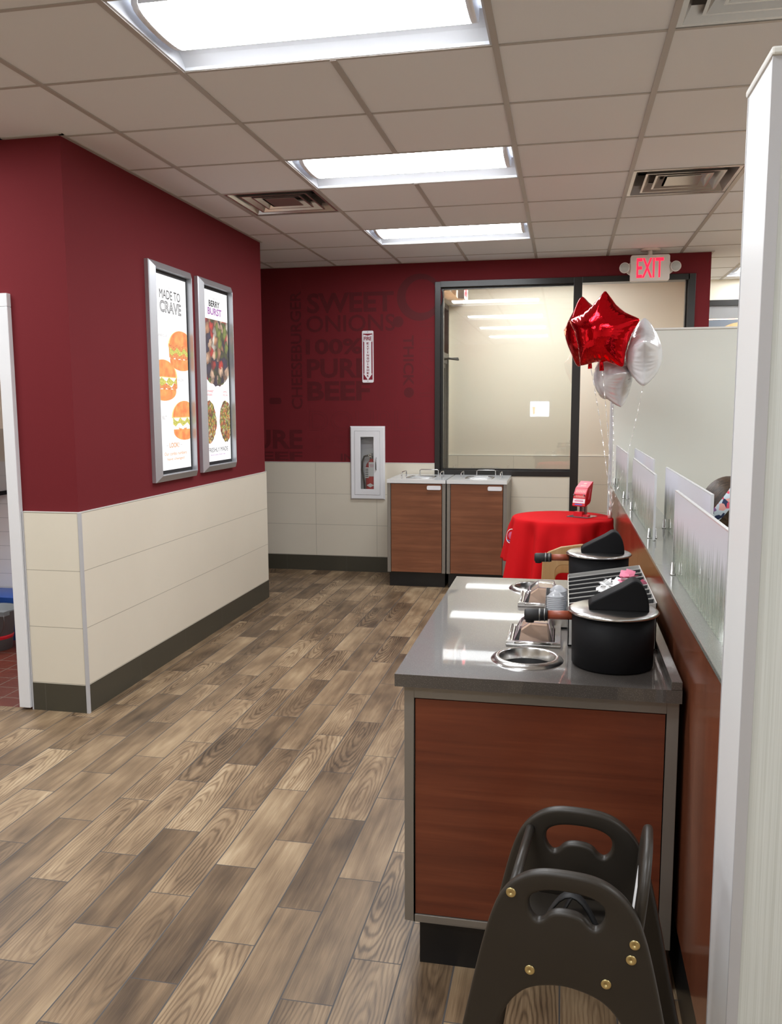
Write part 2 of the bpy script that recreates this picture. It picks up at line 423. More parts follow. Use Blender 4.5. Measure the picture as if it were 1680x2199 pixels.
struct(bx('ground', 'quarry_tile', None, -9, RY1+.01, -.3, 9, 16, -.1)); bpy.data.objects.remove(bpy.data.objects['ground'])

# walls
CAB = (-1.955, -1.673, .724, 1.364)          # niche for the fire cabinet
WIN = (-1.176, .102, .938, 2.69); DOOR = (.102, 1.074, -1, 2.69)
struct(wall_cells(MB().use('red_paint'), 'y', YB, YB+.12, RX0, 1.195, 0, H, [CAB, WIN, DOOR]).build('wall_back'))
LD = (-3.70, -2.745, -1, 2.10)
mb = MB().use('red_paint'); wall_cells(mb, 'y', YN, YN+.10, RX0, XL, 0, H, [LD]); mb.box(XL-.10, YN+.10, 0, XL, YF, H); mb.box(RX0, YF-.10, 0, XL-.10, YF, H)
struct(mb.build('wall_left'))
struct(bx('wall_left_outer', 'cream_paint', None, RX0-.1, RY0, 0, RX0, RY1, H))
struct(bx('wall_right', 'cream_paint', None, RX1, RY0, 0, RX1+.1, RY1, H))
struct(bx('wall_front', 'cream_paint', None, RX0-.1, RY0-.1, 0, RX1+.1, RY0, H))
mb = MB().use('cream_paint'); wall_cells(mb, 'y', RY1, RY1+.12, 1.195, RX1, 0, H, [(1.22, 4.0, .9, 2.66)]); struct(mb.build('wall_far'))
# vestibule
VX0, VX1, VY1 = -1.23, 1.165, 9.2
mb = MB().use('cream_paint'); mb.box(VX0-.12, VY1, 0, VX1, VY1+.12, H)
struct(mb.build('wall_vestibule_back'))
struct(bx('wall_vestibule_right', 'cream_paint', None, VX1, YB+.12, 0, VX1+.033, RY1, H))
struct(wall_cells(MB().use('cream_paint'), 'x', VX0-.12, VX0, YB+.12, VY1, 0, H, [(8.02, 9.10, -1, 2.62)]).build('wall_vestibule_left'))
# wainscot tile and base
def wain(name, mats_, axis, c0, c1, u0, u1, holes=()):
    m1, m2 = mats_
    struct(wall_cells(MB().use(m1), axis, c0, c1, u0, u1, .147, 1.045, list(holes)).build(name))
wain('trim_1', ('cream_tile_back', 0), 'y', YB-.012, YB, RX0, -1.176, [(-1.978, -1.650, .70, 1.388)])
struct(wall_cells(MB().use('cream_tile_back'), 'y', YB-.012, YB, -1.176, .06, .147, .935, []).build('trim_2'))
struct(bx('trim_3', 'cream_tile_back', None, VX0, VY1-.012, .147, VX1-.012, VY1, 1.045))
struct(bx('trim_4', 'cream_tile_left', None, XL, YN-.012, .147, XL+.012, YF, 1.045))
struct(bx('trim_5', 'cream_tile_left', None, -2.700, YN-.012, .147, XL-.001, YN, 1.045))
struct(bx('baseboard_back', 'base_tile_x', None, RX0, YB-.014, 0, .06, YB, .147))
struct(bx('baseboard_left', 'base_tile_y', None, XL, YN-.014, 0, XL+.014, YF, .147))
struct(bx('baseboard_left_end', 'base_tile_x', None, -2.700, YN-.014, 0, XL-.001, YN, .147))
mb = MB().use('panel_trim'); mb.box(XL+.002, YN-.016, 0, XL+.017, YN-.001, 1.047); mb.box(-2.708, YN-.016, 0, -2.700, YN, 1.047)
struct(mb.build('trim_6'))
mb = MB().use('panel_cap'); mb.box(-2.70, YN-.014, 1.045, XL+.014, YN, 1.049).box(XL, YN, 1.045, XL+.014, YF, 1.049).box(RX0, YB-.014, 1.045, -1.978, YB, 1.049).box(-1.650, YB-.014, 1.045, -1.176, YB, 1.049).box(VX0, VY1-.014, 1.045, VX1, VY1, 1.049)
struct(mb.build('trim_7'))
# white door frame at the left
mb = MB().use('white_plastic')
mb.box(-2.775, YN-.030, .012, -2.711, YN+.11, 2.0695); mb.box(-3.76, YN-.030, .012, -3.70, YN+.11, 2.0695); mb.box(-3.76, YN-.030, 2.07, -2.711, YN+.11, 2.135)
struct(mb.build('door_1', bevel=.003))
# wall angle trim at ceiling
mb = MB().use('ceiling_grid'); mb.box(XL, YN-.02, H-.004, XL+.022, YF, H+.002).box(RX0, YN-.022, H-.004, XL+.022, YN, H+.002).box(RX0, YB-.02, H-.004, 1.2, YB, H+.002).box(1.195, YB-.02, H-.004, 1.217, RY1, H+.002)
struct(mb.build('trim_8'))

# ceiling: cells with lights / vents left open
lights_A = [(-2, -7), (-2, -4), (-2, -1), (-2, 2), (-2, 5)]
lights_other = [(3, -7), (3, -4), (3, -1), (3, 2), (3, 5), (3, 9), (-6, -5), (-6, -1), (-7, 2), (-1, 8)]  # first five, over the dining area, are unseen and added for general brightness
vents = [(-3, 3), (1, 3), (1, -1)]
openc = set(vents)
for i, j in lights_A+lights_other: openc |= {(i, j), (i+1, j)}
mb = MB().use('ceiling_tile'); g = MB().use('ceiling_grid')
i0 = math.floor((RX0-GX)/T); i1 = math.ceil((RX1-GX)/T); j0 = math.floor((RY0-GY)/T); j1 = math.ceil((RY1-GY)/T)
for i in range(i0, i1):
    for j in range(j0, j1):
        if (i, j) in openc: continue
        x0, x1 = GX+i*T+.010, GX+(i+1)*T-.010; y0, y1 = GY+j*T+.004, GY+(j+1)*T-.004
        x0 = max(x0, RX0); x1 = min(x1, RX1); y0 = max(y0, RY0); y1 = min(y1, RY1)
        if x1 > x0 and y1 > y0: mb.box(x0, y0, H+.001, x1, y1, H+.02)
struct(mb.build('ceiling', recalc=False))
for i in range(i0, i1+1):
    x = GX+i*T
    for j in range(j0, j1):   # skip mid-bar inside a light
        if (i-1, j) in openc and (i, j) in openc and (i-1, j) in lights_A+lights_other: continue
        g.box(x-.012, GY+j*T, H-.004, x+.012, GY+(j+1)*T, H+.03)
for j in range(j0, j1+1): g.box(GX+i0*T, GY+j*T-.008, H-.002, GX+i1*T, GY+j*T+.008, H+.028)
struct(g.build('trim_9', recalc=False))
struct(bx('ceiling_slab', 'cream_paint', None, RX0-.1, RY0-.1, H+.30, RX1+.1, RY1+.12, H+.36))
mb = MB().use('cream_paint'); mb.box(RX0-.1, RY0-.1, H, RX0, RY1+.12, H+.3).box(RX1, RY0-.1, H, RX1+.1, RY1+.12, H+.3).box(RX0, RY0-.1, H, RX1, RY0, H+.3).box(RX0, RY1, H, RX1, RY1+.12, H+.3)
struct(mb.build('wall_plenum'))

# ------------------------------------------------------------------ troffers
def troffer(label, loc, group):
    t = thing('ceiling_light', label, 'light', loc, 0, group)
    W, D = T*2-.024, T-.012
    mb = MB().use('fixture_white')
    hd = .125
    prof = [(-D/2, 0), (-D/2+.008, .0), (-D/2+.008, .012), (-D/2+.045, .042), (-D/2+.09, .068), (-.188, .080), (-.188, hd), (.188, hd), (.188, .080), (D/2-.09, .068), (D/2-.045, .042), (D/2-.008, .012), (D/2-.008, 0), (D/2, 0)]
    n = len(prof); vs = [(-W/2, a, b) for a, b in prof]+[(W/2, a, b) for a, b in prof]
    mb.add(vs, [(i, i+1, n+i+1, n+i) for i in range(n-1)], False)
    for sx in (-1, 1):
        mb.box(sx*W/2, -D/2, 0, sx*(W/2-.008), D/2, hd)
    mb.build('housing', t, recalc=False)
    L = W/2-.06; R = .186; seg = 12
    arc = [(-R, .085), (-R+.004, .036)] + [(-(R-.012)*math.cos(PI*k/seg), .031-.025*math.sin(PI*k/seg)) for k in range(seg+1)] + [(R-.004, .036), (R, .085)]
    def strip(mb, pts):
        n = len(pts); mb.add([(-L, a, b) for a, b in pts]+[(L, a, b) for a, b in pts], [(i, i+1, n+i+1, n+i) for i in range(n-1)], True); return mb
    strip(MB().use('diffuser_light'), arc[1:-1]).build('diffuser', t, recalc=False)
    strip(strip(MB().use('socket_grey'), arc[:2]), arc[-2:]).build('basket_side', t, recalc=False)
    for sx in (-1, 1):
        e = MB().use('socket_grey')
        e.prism([(a, b) for a, b in arc]+[(R, .095), (-R, .095)], sx*(L+.001), sx*(L+.024), lambda p: Vector((p.y, p.x, p.z))); e.build('end_cap', t)
    return t
def lloc(i, j): return (GX+(i+1)*T, GY+(j+.5)*T, H)
names = ['rectangular ceiling light far behind the viewer', 'rectangular ceiling light behind the viewer', 'largest nearest rectangular ceiling light, cut by the top of the photo',
         'middle rectangular ceiling light, beside the dark ceiling vent', 'smallest farthest rectangular ceiling light, nearest the dark red back wall']
L0 = None
for (i, j), nm in zip(lights_A, names):
    if L0 is None: L0 = troffer(nm, lloc(i, j), 'recessed ceiling lights over the aisle')
    else: dup(L0, lloc(i, j), nm)
onames = ['ceiling light over the dining area behind the tall white divider, row %s' % q for q in ('one', 'two', 'three', 'four', 'five')] + ['thin bright ceiling light seen beyond the right end of the red wall',
          'ceiling light over the left side behind the viewer', 'ceiling light over the left side before the kitchen door', 'ceiling light in the kitchen behind the white door frame', 'ceiling light in the glazed entry vestibule']  # left-side pair is added to brighten the wall by the kitchen door
for (i, j), nm in zip(lights_other, onames): dup(L0, lloc(i, j), nm, group='other recessed ceiling lights')

# ------------------------------------------------------------------ ceiling diffusers
def vent(label, i, j, dark):
    t = thing('ceiling_vent', label, 'vent', (GX+(i+.5)*T, GY+(j+.5)*T, H), 0, 'square ceiling air diffusers')
    a = T/2-.012
    def ring(mb, r0, z0, r1, z1, th=.002):
        vs = []
        for r, z in ((r0, z0), (r1, z1)):
            vs += [(-r, -r, z), (r, -r, z), (r, r, z), (-r, r, z)]
        mb.add(vs, [(k, (k+1) % 4, 4+(k+1) % 4, 4+k) for k in range(4)])
    mb = MB().use('vent_metal')
    ring(mb, a, 0, a-.02, 0)
    ring(mb, a-.02, 0, a-.045, .05); ring(mb, a-.045, .05, a-.05, .11)
    mb.build('frame', t, recalc=False)
    for q, (r, z) in enumerate(((a-.075, .0), (a-.135, .004))):
        m2 = MB().use('vent_metal'); ring(m2, r, z, r-.012, z); ring(m2, r-.012, z, r-.045, z+.045); ring(m2, r, z, r-.030, z+.055); m2.build('louver', t, recalc=False)
    m3 = MB().use('vent_metal'); r = a-.19; m3.box(-r, -r, .006, r, r, .010); m3.box(-r, -r, .006, -r+.012, r, .03); m3.build('center_plate', t)
    bx('neck', 'vent_dark', t, -.26, -.26, .12, .26, .26, .125)
    return t
vent('sooty ceiling vent left of the middle ceiling light, near the red wall', -3, 3, 1)
vent('shiny ceiling vent near the top of the tall white divider', 1, 3, 0)
vent('large ceiling vent cut by the top right of the photo', 1, -1, 0)

# ------------------------------------------------------------------ window wall of the vestibule
fb = 'door_bronze'; y0, y1 = YB-.02, YB+.12
mb = MB().use(fb)
mb.box(-1.176, y0, .938, -1.126, y1, 2.69).box(-1.126, y0, 2.64, .055, y1, 2.69).box(-1.126, y0, .938, .055, y1, .985)
wf = struct(mb.build('window_1', bevel=.002))
mb = MB().use(fb); mb.box(-1.126, YB+.03, .985, -1.105, YB+.09, 2.64).box(-1.105, YB+.03, 2.625, .055, YB+.09, 2.64).box(-1.105, YB+.03, .985, .055, YB+.09, 1.0); mb.build('glazing_bead', wf)
bx('pane', 'window_glass', wf, -1.106, YB+.055, .999, .055, YB+.061, 2.626)
mb = MB().use(fb); mb.box(.055, y0, 0, .128, y1, 2.69).box(.128, y0, 2.64, 1.024, y1, 2.69).box(1.012, y0, 0, 1.074, y1, 2.69)
mb.box(.998, YB+.03, 0, 1.012, YB+.09, 2.64); struct(mb.build('door_2', bevel=.002))
# exterior door on the vestibule's left side
mb = MB().use(fb); x0, x1 = VX0-.12, VX0+.012
mb.box(x0, 8.02, 0, x1, 8.07, 2.62).box(x0, 9.05, 0, x1, 9.10, 2.62).box(x0, 8.07, 2.57, x1, 9.05, 2.62).box(x0, 8.07, 2.06, x1, 9.05, 2.12)
ed = struct(mb.build('door_3', bevel=.002))
mb = MB().use(fb); mb.box(-1.29, 8.07, .01, -1.24, 8.16, 2.06).box(-1.29, 8.96, .01, -1.24, 9.05, 2.06).box(-1.29, 8.16, .01, -1.24, 8.96, .22).box(-1.29, 8.16, 1.97, -1.24, 8.96, 2.06); mb.build('door_leaf', ed)
bx('pane', 'window_glass', ed, -1.268, 8.16, .22, -1.262, 8.96, 1.97)
mb = MB().use('black_rubber'); mb.tube([(-1.24, 8.55, 2.03), (-1.12, 8.35, 2.035), (-1.045, 8.50, 2.03)], .010, 8).tube([(-1.24, 8.62, 2.045), (-1.05, 8.52, 2.045)], .008, 8).box(-1.24, 8.5, 2.0, -1.19, 8.75, 2.06); mb.build('door_closer', ed)
mb = MB().use('sign_white').box(-1.262, 8.36, 1.16, -1.258, 8.62, 1.42).use('sign_red').box(-1.2575, 8.39, 1.19, -1.257, 8.59, 1.35); mb.build('door_notice', ed)
struct(bx('trim_10', 'cream_paint', None, VX0, YB+.13, 2.64, VX0+.16, VY1-.02, H))
# far dining window
mb = MB().use(fb); mb.box(1.22, RY1-.01, .9, 1.28, RY1+.1, 2.66).box(3.94, RY1-.01, .9, 4.0, RY1+.1, 2.66).box(1.22, RY1-.01, 2.60, 4.0, RY1+.1, 2.66).box(1.22, RY1-.01, .9, 4.0, RY1+.1, .96)
dw = struct(mb.build('window_2'))
bx('shade', 'steel_dark', dw, 1.28, RY1+.02, 2.47, 3.94, RY1+.05, 2.60); bx('pane', 'window_glass', dw, 1.28, RY1+.06, .96, 3.94, RY1+.066, 2.60)
t = thing('window_poster', 'printed poster with a brown bun, hung high on the far dining window', 'poster', (1.80, RY1+.012, 1.2))
mat('poster_blue', (.14, .16, .19), .5)
mb = MB().use('poster_blue').box(-.42, 0, 0, .42, .004, 1.26); mb.build('sheet', t)
mb = MB().use('light_wood'); mb.prism([(.30*math.cos(a)-.02, .96+.27*math.sin(a)) for a in [PI*k/24 for k in range(25)]], -.004, -.001, lambda p: p); mb.build('printed_bun', t)

# ------------------------------------------------------------------ kitchen seen through the white frame
struct(bx('wall_kitchen', 'kitchen_tile', None, RX0, 5.30, 0, XL-.101, 5.36, 1.2))
struct(bx('wall_kitchen_upper', 'cream_paint', None, RX0, 5.30, 1.2, XL-.101, 5.36, H))
struct(bx('wall_kitchen_side', 'kitchen_tile', None, XL-.112, YN+.112, 0, XL-.101, 5.30, H))
struct(bx('wall_kitchen_inner', 'cream_paint', None, -2.74, YN+.101, 0, XL-.101, YN+.111, H))
t = thing('mop_bucket', 'grey plastic mop bucket with a red band on the kitchen floor', 'bucket', (-3.655, 4.83, 0))
mb = MB().use('grey_bucket').lathe([(.001, .0), (.105, .0), (.135, .25), (.148, .255), (.148, .27), (.128, .265), (.10, .02), (.001, .02)], seg=36); mb.box(.09, -.10, .24, .15, -.04, .27); mb.build('body', t)
MB().use('red_plastic').lathe([(.1155, .075), (.119, .09), (.117, .10), (.114, .085)], seg=36, cap=False).build('band', t)
MB().use('steel_dark').tube([(.148*math.cos(a), -.10+.02*math.sin(a*2), .25+.0*a-.19*math.sin(a)) for a in [PI*k/14 for k in range(15)]], .0025, 6).build('handle', t)
t = thing('storage_tub', 'blue plastic tub on the kitchen floor behind the grey bucket', 'tub', (-3.80, 5.14, 0))
mb = MB().use('blue_plastic'); mb.prism(rbox(-.20, 0, .20, .25, .03), -.12, .12, lambda p: p); mb.build('body', t)
mb = MB().use('blue_plastic'); mb.prism(rbox(-.22, .25, .22, .30, .02), -.14, .14, lambda p: p); mb.build('lid', t, bevel=.004)
t = thing('towel_dispenser', 'stainless steel box with a round lock on the kitchen wall', 'dispenser', (-3.96, 5.30, 1.0))
mb = MB().use('steel'); mb.prism([(-.10, 0), (-.10, .43), (0, .43), (0, .06), (-.03, 0)], -.14, .14, lambda p: Vector((p.y, p.x, p.z))); mb.build('body', t, bevel=.004)
MB().use('steel_dark').lathe([(.001, 0), (.016, 0), (.014, .008), (.001, .009)], seg=20, fn=lambda p: Vector((p.x+.09, -.10-p.z, p.y+.22))).build('lock', t)
bx('drip_tray', 'black_plastic', t, -.13, -.09, -.03, .13, -.01, 0)
sh = thing('wall_shelf', 'steel wire shelf high on the kitchen wall', 'shelf', (-4.0, 5.30, 1.87))
mb = MB().use('steel_dark')
for k in range(14): mb.tube([(-.55+k*.08, 0, 0), (-.55+k*.08, -.34, 0)], .003, 6)
for yy_ in (-.34, -.17, 0): mb.tube([(-.56, yy_, -.006), (.52, yy_, -.006)], .005, 6)
mb.build('deck', sh)
for sx in (-.5, .46): MB().use('black_plastic').tube([(sx, 0, -.20), (sx, -.02, -.16), (sx, -.30, -.02)], .010, 8).build('bracket', sh)
MB().use('black_rubber').tube([(.40, -.10, -.02), (.44, -.15, -.10), (.36, -.15, -.13), (.47, -.16, -.16), (.40, -.14, -.22), (.50, -.10, -.26)], .011, 8).build('hanging_cable', sh)
for dx, dz, ww, hh, lab in ((-.02, .003, .30, .16, 'small cardboard carton on the kitchen shelf'), (.30, .003, .26, .26, 'cardboard carton with a paper label on the kitchen shelf')):
    t = thing('carton', lab, 'box', (-4.0+dx, 5.13, 1.873), 0)
    mb = MB().use('cardboard').box(-ww/2, -.15, 0, ww/2, .14, hh); mb.build('body', t, bevel=.003); bx('label', 'paper', t, -ww/2+.02, -.152, .02, ww/2-.02, -.150, .08)

# ------------------------------------------------------------------ mural lettering on the back wall
wb = bpy.data.objects['wall_back']
wallf = lambda p: Vector((p.x, YB-p.y, p.z))
mb = MB().use('mural_ink')
for s_, u0, v0, w_, h_, b_ in (('SWEET', -2.39, 2.44, .83, .185, .03), ('ONIONS', -2.40, 2.265, .85, .155, .012), ('100%', -2.41, 2.06, .55, .145, .03), ('PURE', -2.40, 1.84, .60, .18, .03), ('BEEF', -2.40, 1.63, .61, .18, .035), ('PURE', -3.10, 1.17, .645, .185, .03), ('BEEF', -3.05, 1.06, .59, .085, .03), ('IN', -2.08, 1.06, .12, .07, .03)):
    put_text(mb, s_, u0, v0, w_, h_, wallf, b_)
put_text(mb, 'CHEESEBURGER', -2.557, 1.55, .11, 1.1, wallf, .02, rot=90)
put_text(mb, 'THICK', -1.474, 1.76, .10, .46, wallf, .02, rot=-90)
mb.prism(circ(-1.42, 1.70, .047), 0, .0006, wallf)
mb.prism(circ(-1.52, 2.345, .05), 0, .0006, wallf)
mb.prism(circ(-1.32, 2.56, .21, 48), 0, .0006, wallf, holes=(circ(-1.30, 2.57, .15, 48)[::-1],))
mb.prism(rbox(-2.78, 1.60, -2.66, 1.66, .02), 0, .0006, wallf); mb.build('mural_lettering', wb, recalc=False)
mb = MB().use('mural_line')
for s_, u0, v0, w_, h_, rt in (('DOUBLE', -2.385, 1.345, 1.09, .19, 0), ('CHEES', -2.36, 1.18, .37, .12, 0), ('URGER', -1.63, 1.18, .37, .12, 0), ('HEAT', -1.317, 1.59, .12, .74, -90), ('TOMATO', -1.72, 1.64, .08, .60, -90), ('SLICED', -1.61, 1.66, .08, .55, -90), ('&', -1.23, 1.43, .05, .07, 0)):
    put_text(mb, s_, u0, v0, w_, h_, wallf, outline=.008, rot=rt)
mb.build('mural_outlines', wb, recalc=False)

# ------------------------------------------------------------------ light boxes on the left wall
def emis(name, c, s=1.0):
    M = mat(name, tuple(k*.1 for k in c), .6).emit(c, s); return M
emis('poster_white', (1, 1, 1), 1.05); emis('poster_ink', (.045, .04, .045), .9); emis('poster_orange_ink', (.75, .36, .14), 1); emis('poster_purple', (.42, .18, .46), 1); emis('poster_red', (.78, .10, .12), 1)
emis('poster_grey', (.55, .53, .52), 1)
def food(name, stops, scale, s=1.0):
    M = mat(name, (.5, .5, .5), .6); x, y, z = M.coord(); y = y*1.0; nx = M.noise(M.vec(x, y, z), 18, 3); d, c = M.voro(M.vec(x+nx*.05, y+nx*.06, z+nx*.08), scale); w, _ = M.white(c)
    col = M.ramp(w, stops, 'CONSTANT'); sh = ((d*-1.1*1.0)+1.0).mx(.15); col = M.mix(sh.mn(1), (.03, .018, .02), col)
    M.emit(col, s); M.b.inputs['Base Color'].default_value = (.05, .05, .05, 1); return M
food('salad_print', [(0, (.85, .42, .22)), (.2, (.06, .045, .09)), (.36, (.75, .06, .04)), (.52, (.28, .33, .06)), (.66, (.95, .62, .42)), (.78, (.11, .13, .03)), (.88, (.98, .88, .74))], 17)
food('taco_salad_print', [(0, (.85, .22, .06)), (.3, (.88, .62, .10)), (.55, (.42, .50, .06)), (.75, (.95, .82, .42)), (.9, (.30, .10, .03))], 60)
def bunmat(name, a, b, scale=9):
    M = mat(name, a, .6); x, y, z = M.coord(); n = M.noise(M.vec(x, y*2, z*2), scale, 3); c = M.ramp(n, [(.35, a), (.65, b)]); M.emit(c, 1.0); M.b.inputs['Base Color'].default_value = (.05, .05, .05, 1); return M
bunmat('bun_print', (.92, .24, .06), (1.0, .45, .12)); bunmat('filling_print', (.72, .08, .03), (1, .52, .14), 55); bunmat('lettuce_print', (.36, .42, .05), (.95, .80, .18), 60); bunmat('bun_glow', (1, .72, .20), (1, .85, .35))
def lightbox(label, ya, yb, z0, z1):
    t = thing('light_box', label, 'illuminated sign', (XL, (ya+yb)/2, z0), 0, 'illuminated menu posters on the left wall')
    W, Hh = yb-ya, z1-z0
    fn = lambda p: Vector((p.y, p.x, p.z))
    mb = MB().use('aluminium')
    b = .043
    # mitred profile frame
    def rect(i, d): return [(-W/2+i, i, d), (W/2-i, i, d), (W/2-i, Hh-i, d), (-W/2+i, Hh-i, d)]
    loops = [rect(0, 0), rect(0, .024), rect(.005, .029), rect(b-.004, .052), rect(b, .050), rect(b, .012)]
    vs = [Vector((d, a, c)) for L in loops for a, c, d in L]; fs = []
    for k in range(len(loops)-1):
        for q in range(4): fs.append((k*4+q, k*4+(q+1) % 4, (k+1)*4+(q+1) % 4, (k+1)*4+q))
    mb.add(vs, fs); mb.build('frame', t)
    MB().use('ink_black').box(.010, -W/2+b, b, .016, W/2-b, Hh-b).build('black_border', t)
    return t, W, Hh, b
def pfn(d=0): return lambda p: Vector((.0175+p.y+d, p.x, p.z))
t, W, Hh, b = lightbox('lit poster of three burgers headed MADE TO CRAVE, left of two', 4.655, 5.225, 1.125, 2.425)
PW0, PW1, PZ0, PZ1 = -W/2+b+.022, W/2-b-.022, b+.022, Hh-b-.022
po = MB().use('poster_white').box(.016, PW0, PZ0, .0175, PW1, PZ1).build('poster', t)
pw, ph = PW1-PW0, PZ1-PZ0
def U(a): return PW0+pw*a
def V(a): return PZ1-ph*a
def ptext(m_, body, u0, v0, w_, h_, bold=.01, d=0, nm='poster_text'):
    mb = MB().use(m_); put_text(mb, body, u0, v0, w_, h_, pfn(d), bold); return mb.build(nm, t, recalc=False)
ptext('poster_ink', 'MADE TO', U(.17), V(.118), pw*.64, ph*.046, 0)
ptext('poster_grey', 'NEW', U(.44), V(.062), pw*.10, ph*.008, .0)
mb = MB().use('poster_ink'); put_text(mb, 'CRAVE', U(.17), V(.188), pw*.66, ph*.060, pfn(), outline=.026); mb.build('poster_text', t, recalc=False)
ptext('poster_grey', 'BARBECUE', U(.02), V(.312), pw*.34, ph*.012); ptext('poster_grey', 'BACON', U(.64), V(.535), pw*.20, ph*.014); ptext('poster_grey', 'BLT', U(.13), V(.735), pw*.14, ph*.018)
ptext('poster_orange_ink', 'LOOK!', U(.32), V(.885), pw*.30, ph*.026, .02); ptext('poster_orange_ink', 'Our combo numbers', U(.16), V(.925), pw*.70, ph*.018, .008); ptext('poster_orange_ink', 'have changed', U(.24), V(.955), pw*.54, ph*.018, .008)
for a_, b_ in ((.22, .29), (.66, .73)): MB().use('poster_grey').box(.0177, U(a_), V(.874), .018, U(b_), V(.872)).build('poster_rule', t)
def burger(cu, cv, hw, hh, lo, hi, left):
    """printed burger clipped to the sheet between lo..hi"""
    cl = lambda a: max(lo, min(hi, a))
    mb = MB()
    def blob(m_, fnr, n, d):
        mb.use(m_); mb.prism([(cl(cu+a*hw), cv+b_*hh) for a, b_ in fnr], 0, d, pfn())
    top = [(math.cos(a)*.95, .18+math.sin(a)*.80) for a in [PI*k/20 for k in range(21)]]
    blob('bun_glow', [(a*1.10, b_*1.06-.05) for a, b_ in top], 0, .0003); blob('bun_print', top, 0, .0005)
    mid = [(-1.0, .30)]+[(-1+2*k/14, .24+.07*math.sin(k*1.7)) for k in range(15)]+[(1.02-2*k/14, -.42+.09*math.sin(k*2.3+1)) for k in range(15)]
    blob('filling_print', mid, 0, .0008)
    le = [(-.95+1.9*k/10, .05+.12*math.sin(k*2.1+cu*9)) for k in range(11)]+[(.95-1.9*k/10, -.18+.1*math.sin(k*1.9)) for k in range(11)]
    blob('lettuce_print', le, 0, .0010)
    bot = [(-.92, -.42), (.92, -.42)]+[(.92*math.cos(a), -.52+.45*math.sin(a)) for a in [-PI*k/16 for k in range(17)]]
    blob('bun_print', bot[0:2]+bot[2:], 0, .0006)
    return mb
for a, v_, lf in ((.80, .375, 0), (.22, .535, 1), (.84, .745, 0)):
    burger(U(a), V(v_), pw*.40, ph*.108, PW0+.001, PW1-.001, lf).build('printed_burger', t, recalc=False)
t, W, Hh, b = lightbox('lit poster of salads headed BERRY BURST, right of two', 5.335, 5.905, 1.135, 2.425)
ph = Hh-2*b-.044; PZ1 = Hh-b-.022; PZ0 = b+.022
MB().use('poster_white').box(.016, PW0, PZ0, .0175, PW1, PZ1).build('poster', t)
ptext('poster_grey', "IT'S BACK", U(.33), V(.048), pw*.26, ph*.010); ptext('poster_ink', 'BERRY', U(.27), V(.092), pw*.42, ph*.036, .03); ptext('poster_ink', 'FRESHLY MADE', U(.10), V(.945), pw*.78, ph*.026, 0)
ptext('poster_purple', 'BURST', U(.22), V(.140), pw*.54, ph*.042, .03); ptext('poster_purple', 'Every salad. Every day.', U(.18), V(.968), pw*.60, ph*.010)
ptext('poster_red', 'SOUTHWEST', U(.03), V(.592), pw*.33, ph*.012, .02); ptext('poster_red', 'AVOCADO', U(.05), V(.612), pw*.26, ph*.012, .02); ptext('poster_red', 'APPLE', U(.74), V(.592), pw*.16, ph*.011, .0); ptext('poster_red', 'PECAN', U(.74), V(.612), pw*.18, ph*.011, .0)
rng = random.Random(3)
out = [(U(.0)+.001, V(.165)), (U(.0)+.001, V(.49))]+[(U(.02+.96*k/16), V(.50+.055*math.sin(PI*k/16)+rng.uniform(-.006, .006))) for k in range(17)]+[(U(1)-.001, V(.49)), (U(1)-.001, V(.165))]
MB().use('salad_print').prism(out, 0, .0005, pfn()).build('printed_salad', t, recalc=False)
for ca, rw in ((.14, .30), (.83, .26)):
    o_ = [(max(PW0+.001, min(PW1-.001, U(ca+rw*math.cos(q)*(1+rng.uniform(-.06, .06))))), V(.765-.125*math.sin(q)*(1+rng.uniform(-.05, .05)))) for q in [2*PI*k/40 for k in range(40)]]
    MB().use('taco_salad_print').prism(o_, 0, .0005, pfn()).build('printed_salad', t, recalc=False)

# ------------------------------------------------------------------ fire extinguisher sign, cabinet, extinguisher
t = thing('fire_extinguisher_sign', 'tall white and red FIRE EXTINGUISHER arrow sign on the red wall', 'sign', (-1.807, YB, 1.795))
fn = lambda p: Vector((p.x, -.004-p.y, p.z))
h_ = .475; w_ = .108
MB().use('sign_white').prism(rbox(-w_/2, 0, w_/2, h_, .012), -.003, .001, fn).build('plate', t)
mb = MB().use('sign_red'); a = w_/2-.009
mb.prism([(-a, .026), (0-.002, .026), (-.042, .082), (-.034, .082), (-.034, h_-.1), (-.042, h_-.1), (-.042, h_-.034), (0, h_-.045), (.042, h_-.034), (.042, h_-.1), (.034, h_-.1), (.034, .082), (.042, .082), (.002, .026), (a, .026), (a, h_-.026), (-a, h_-.026)], .001, .0018, fn)
mb.build('red_field', t, recalc=False)
mb = MB().use('sign_red'); put_text(mb, 'FIRE', -.036, h_-.088, .072, .034, fn, .03, depth=.0024)
for k, ch in enumerate('EXTINGUISHER'):
    wid = .006 if ch == 'I' else .021
    put_text(mb, ch, -wid/2, h_-.125-k*.0272, wid, .019, fn, .03, depth=.0024)
mb.build('lettering', t, recalc=False)
for zz in (.012, h_-.012): MB().use('ink_black').box(-.002, -.0062, zz-.004, .002, -.005, zz+.004).build('mounting_slot', t)

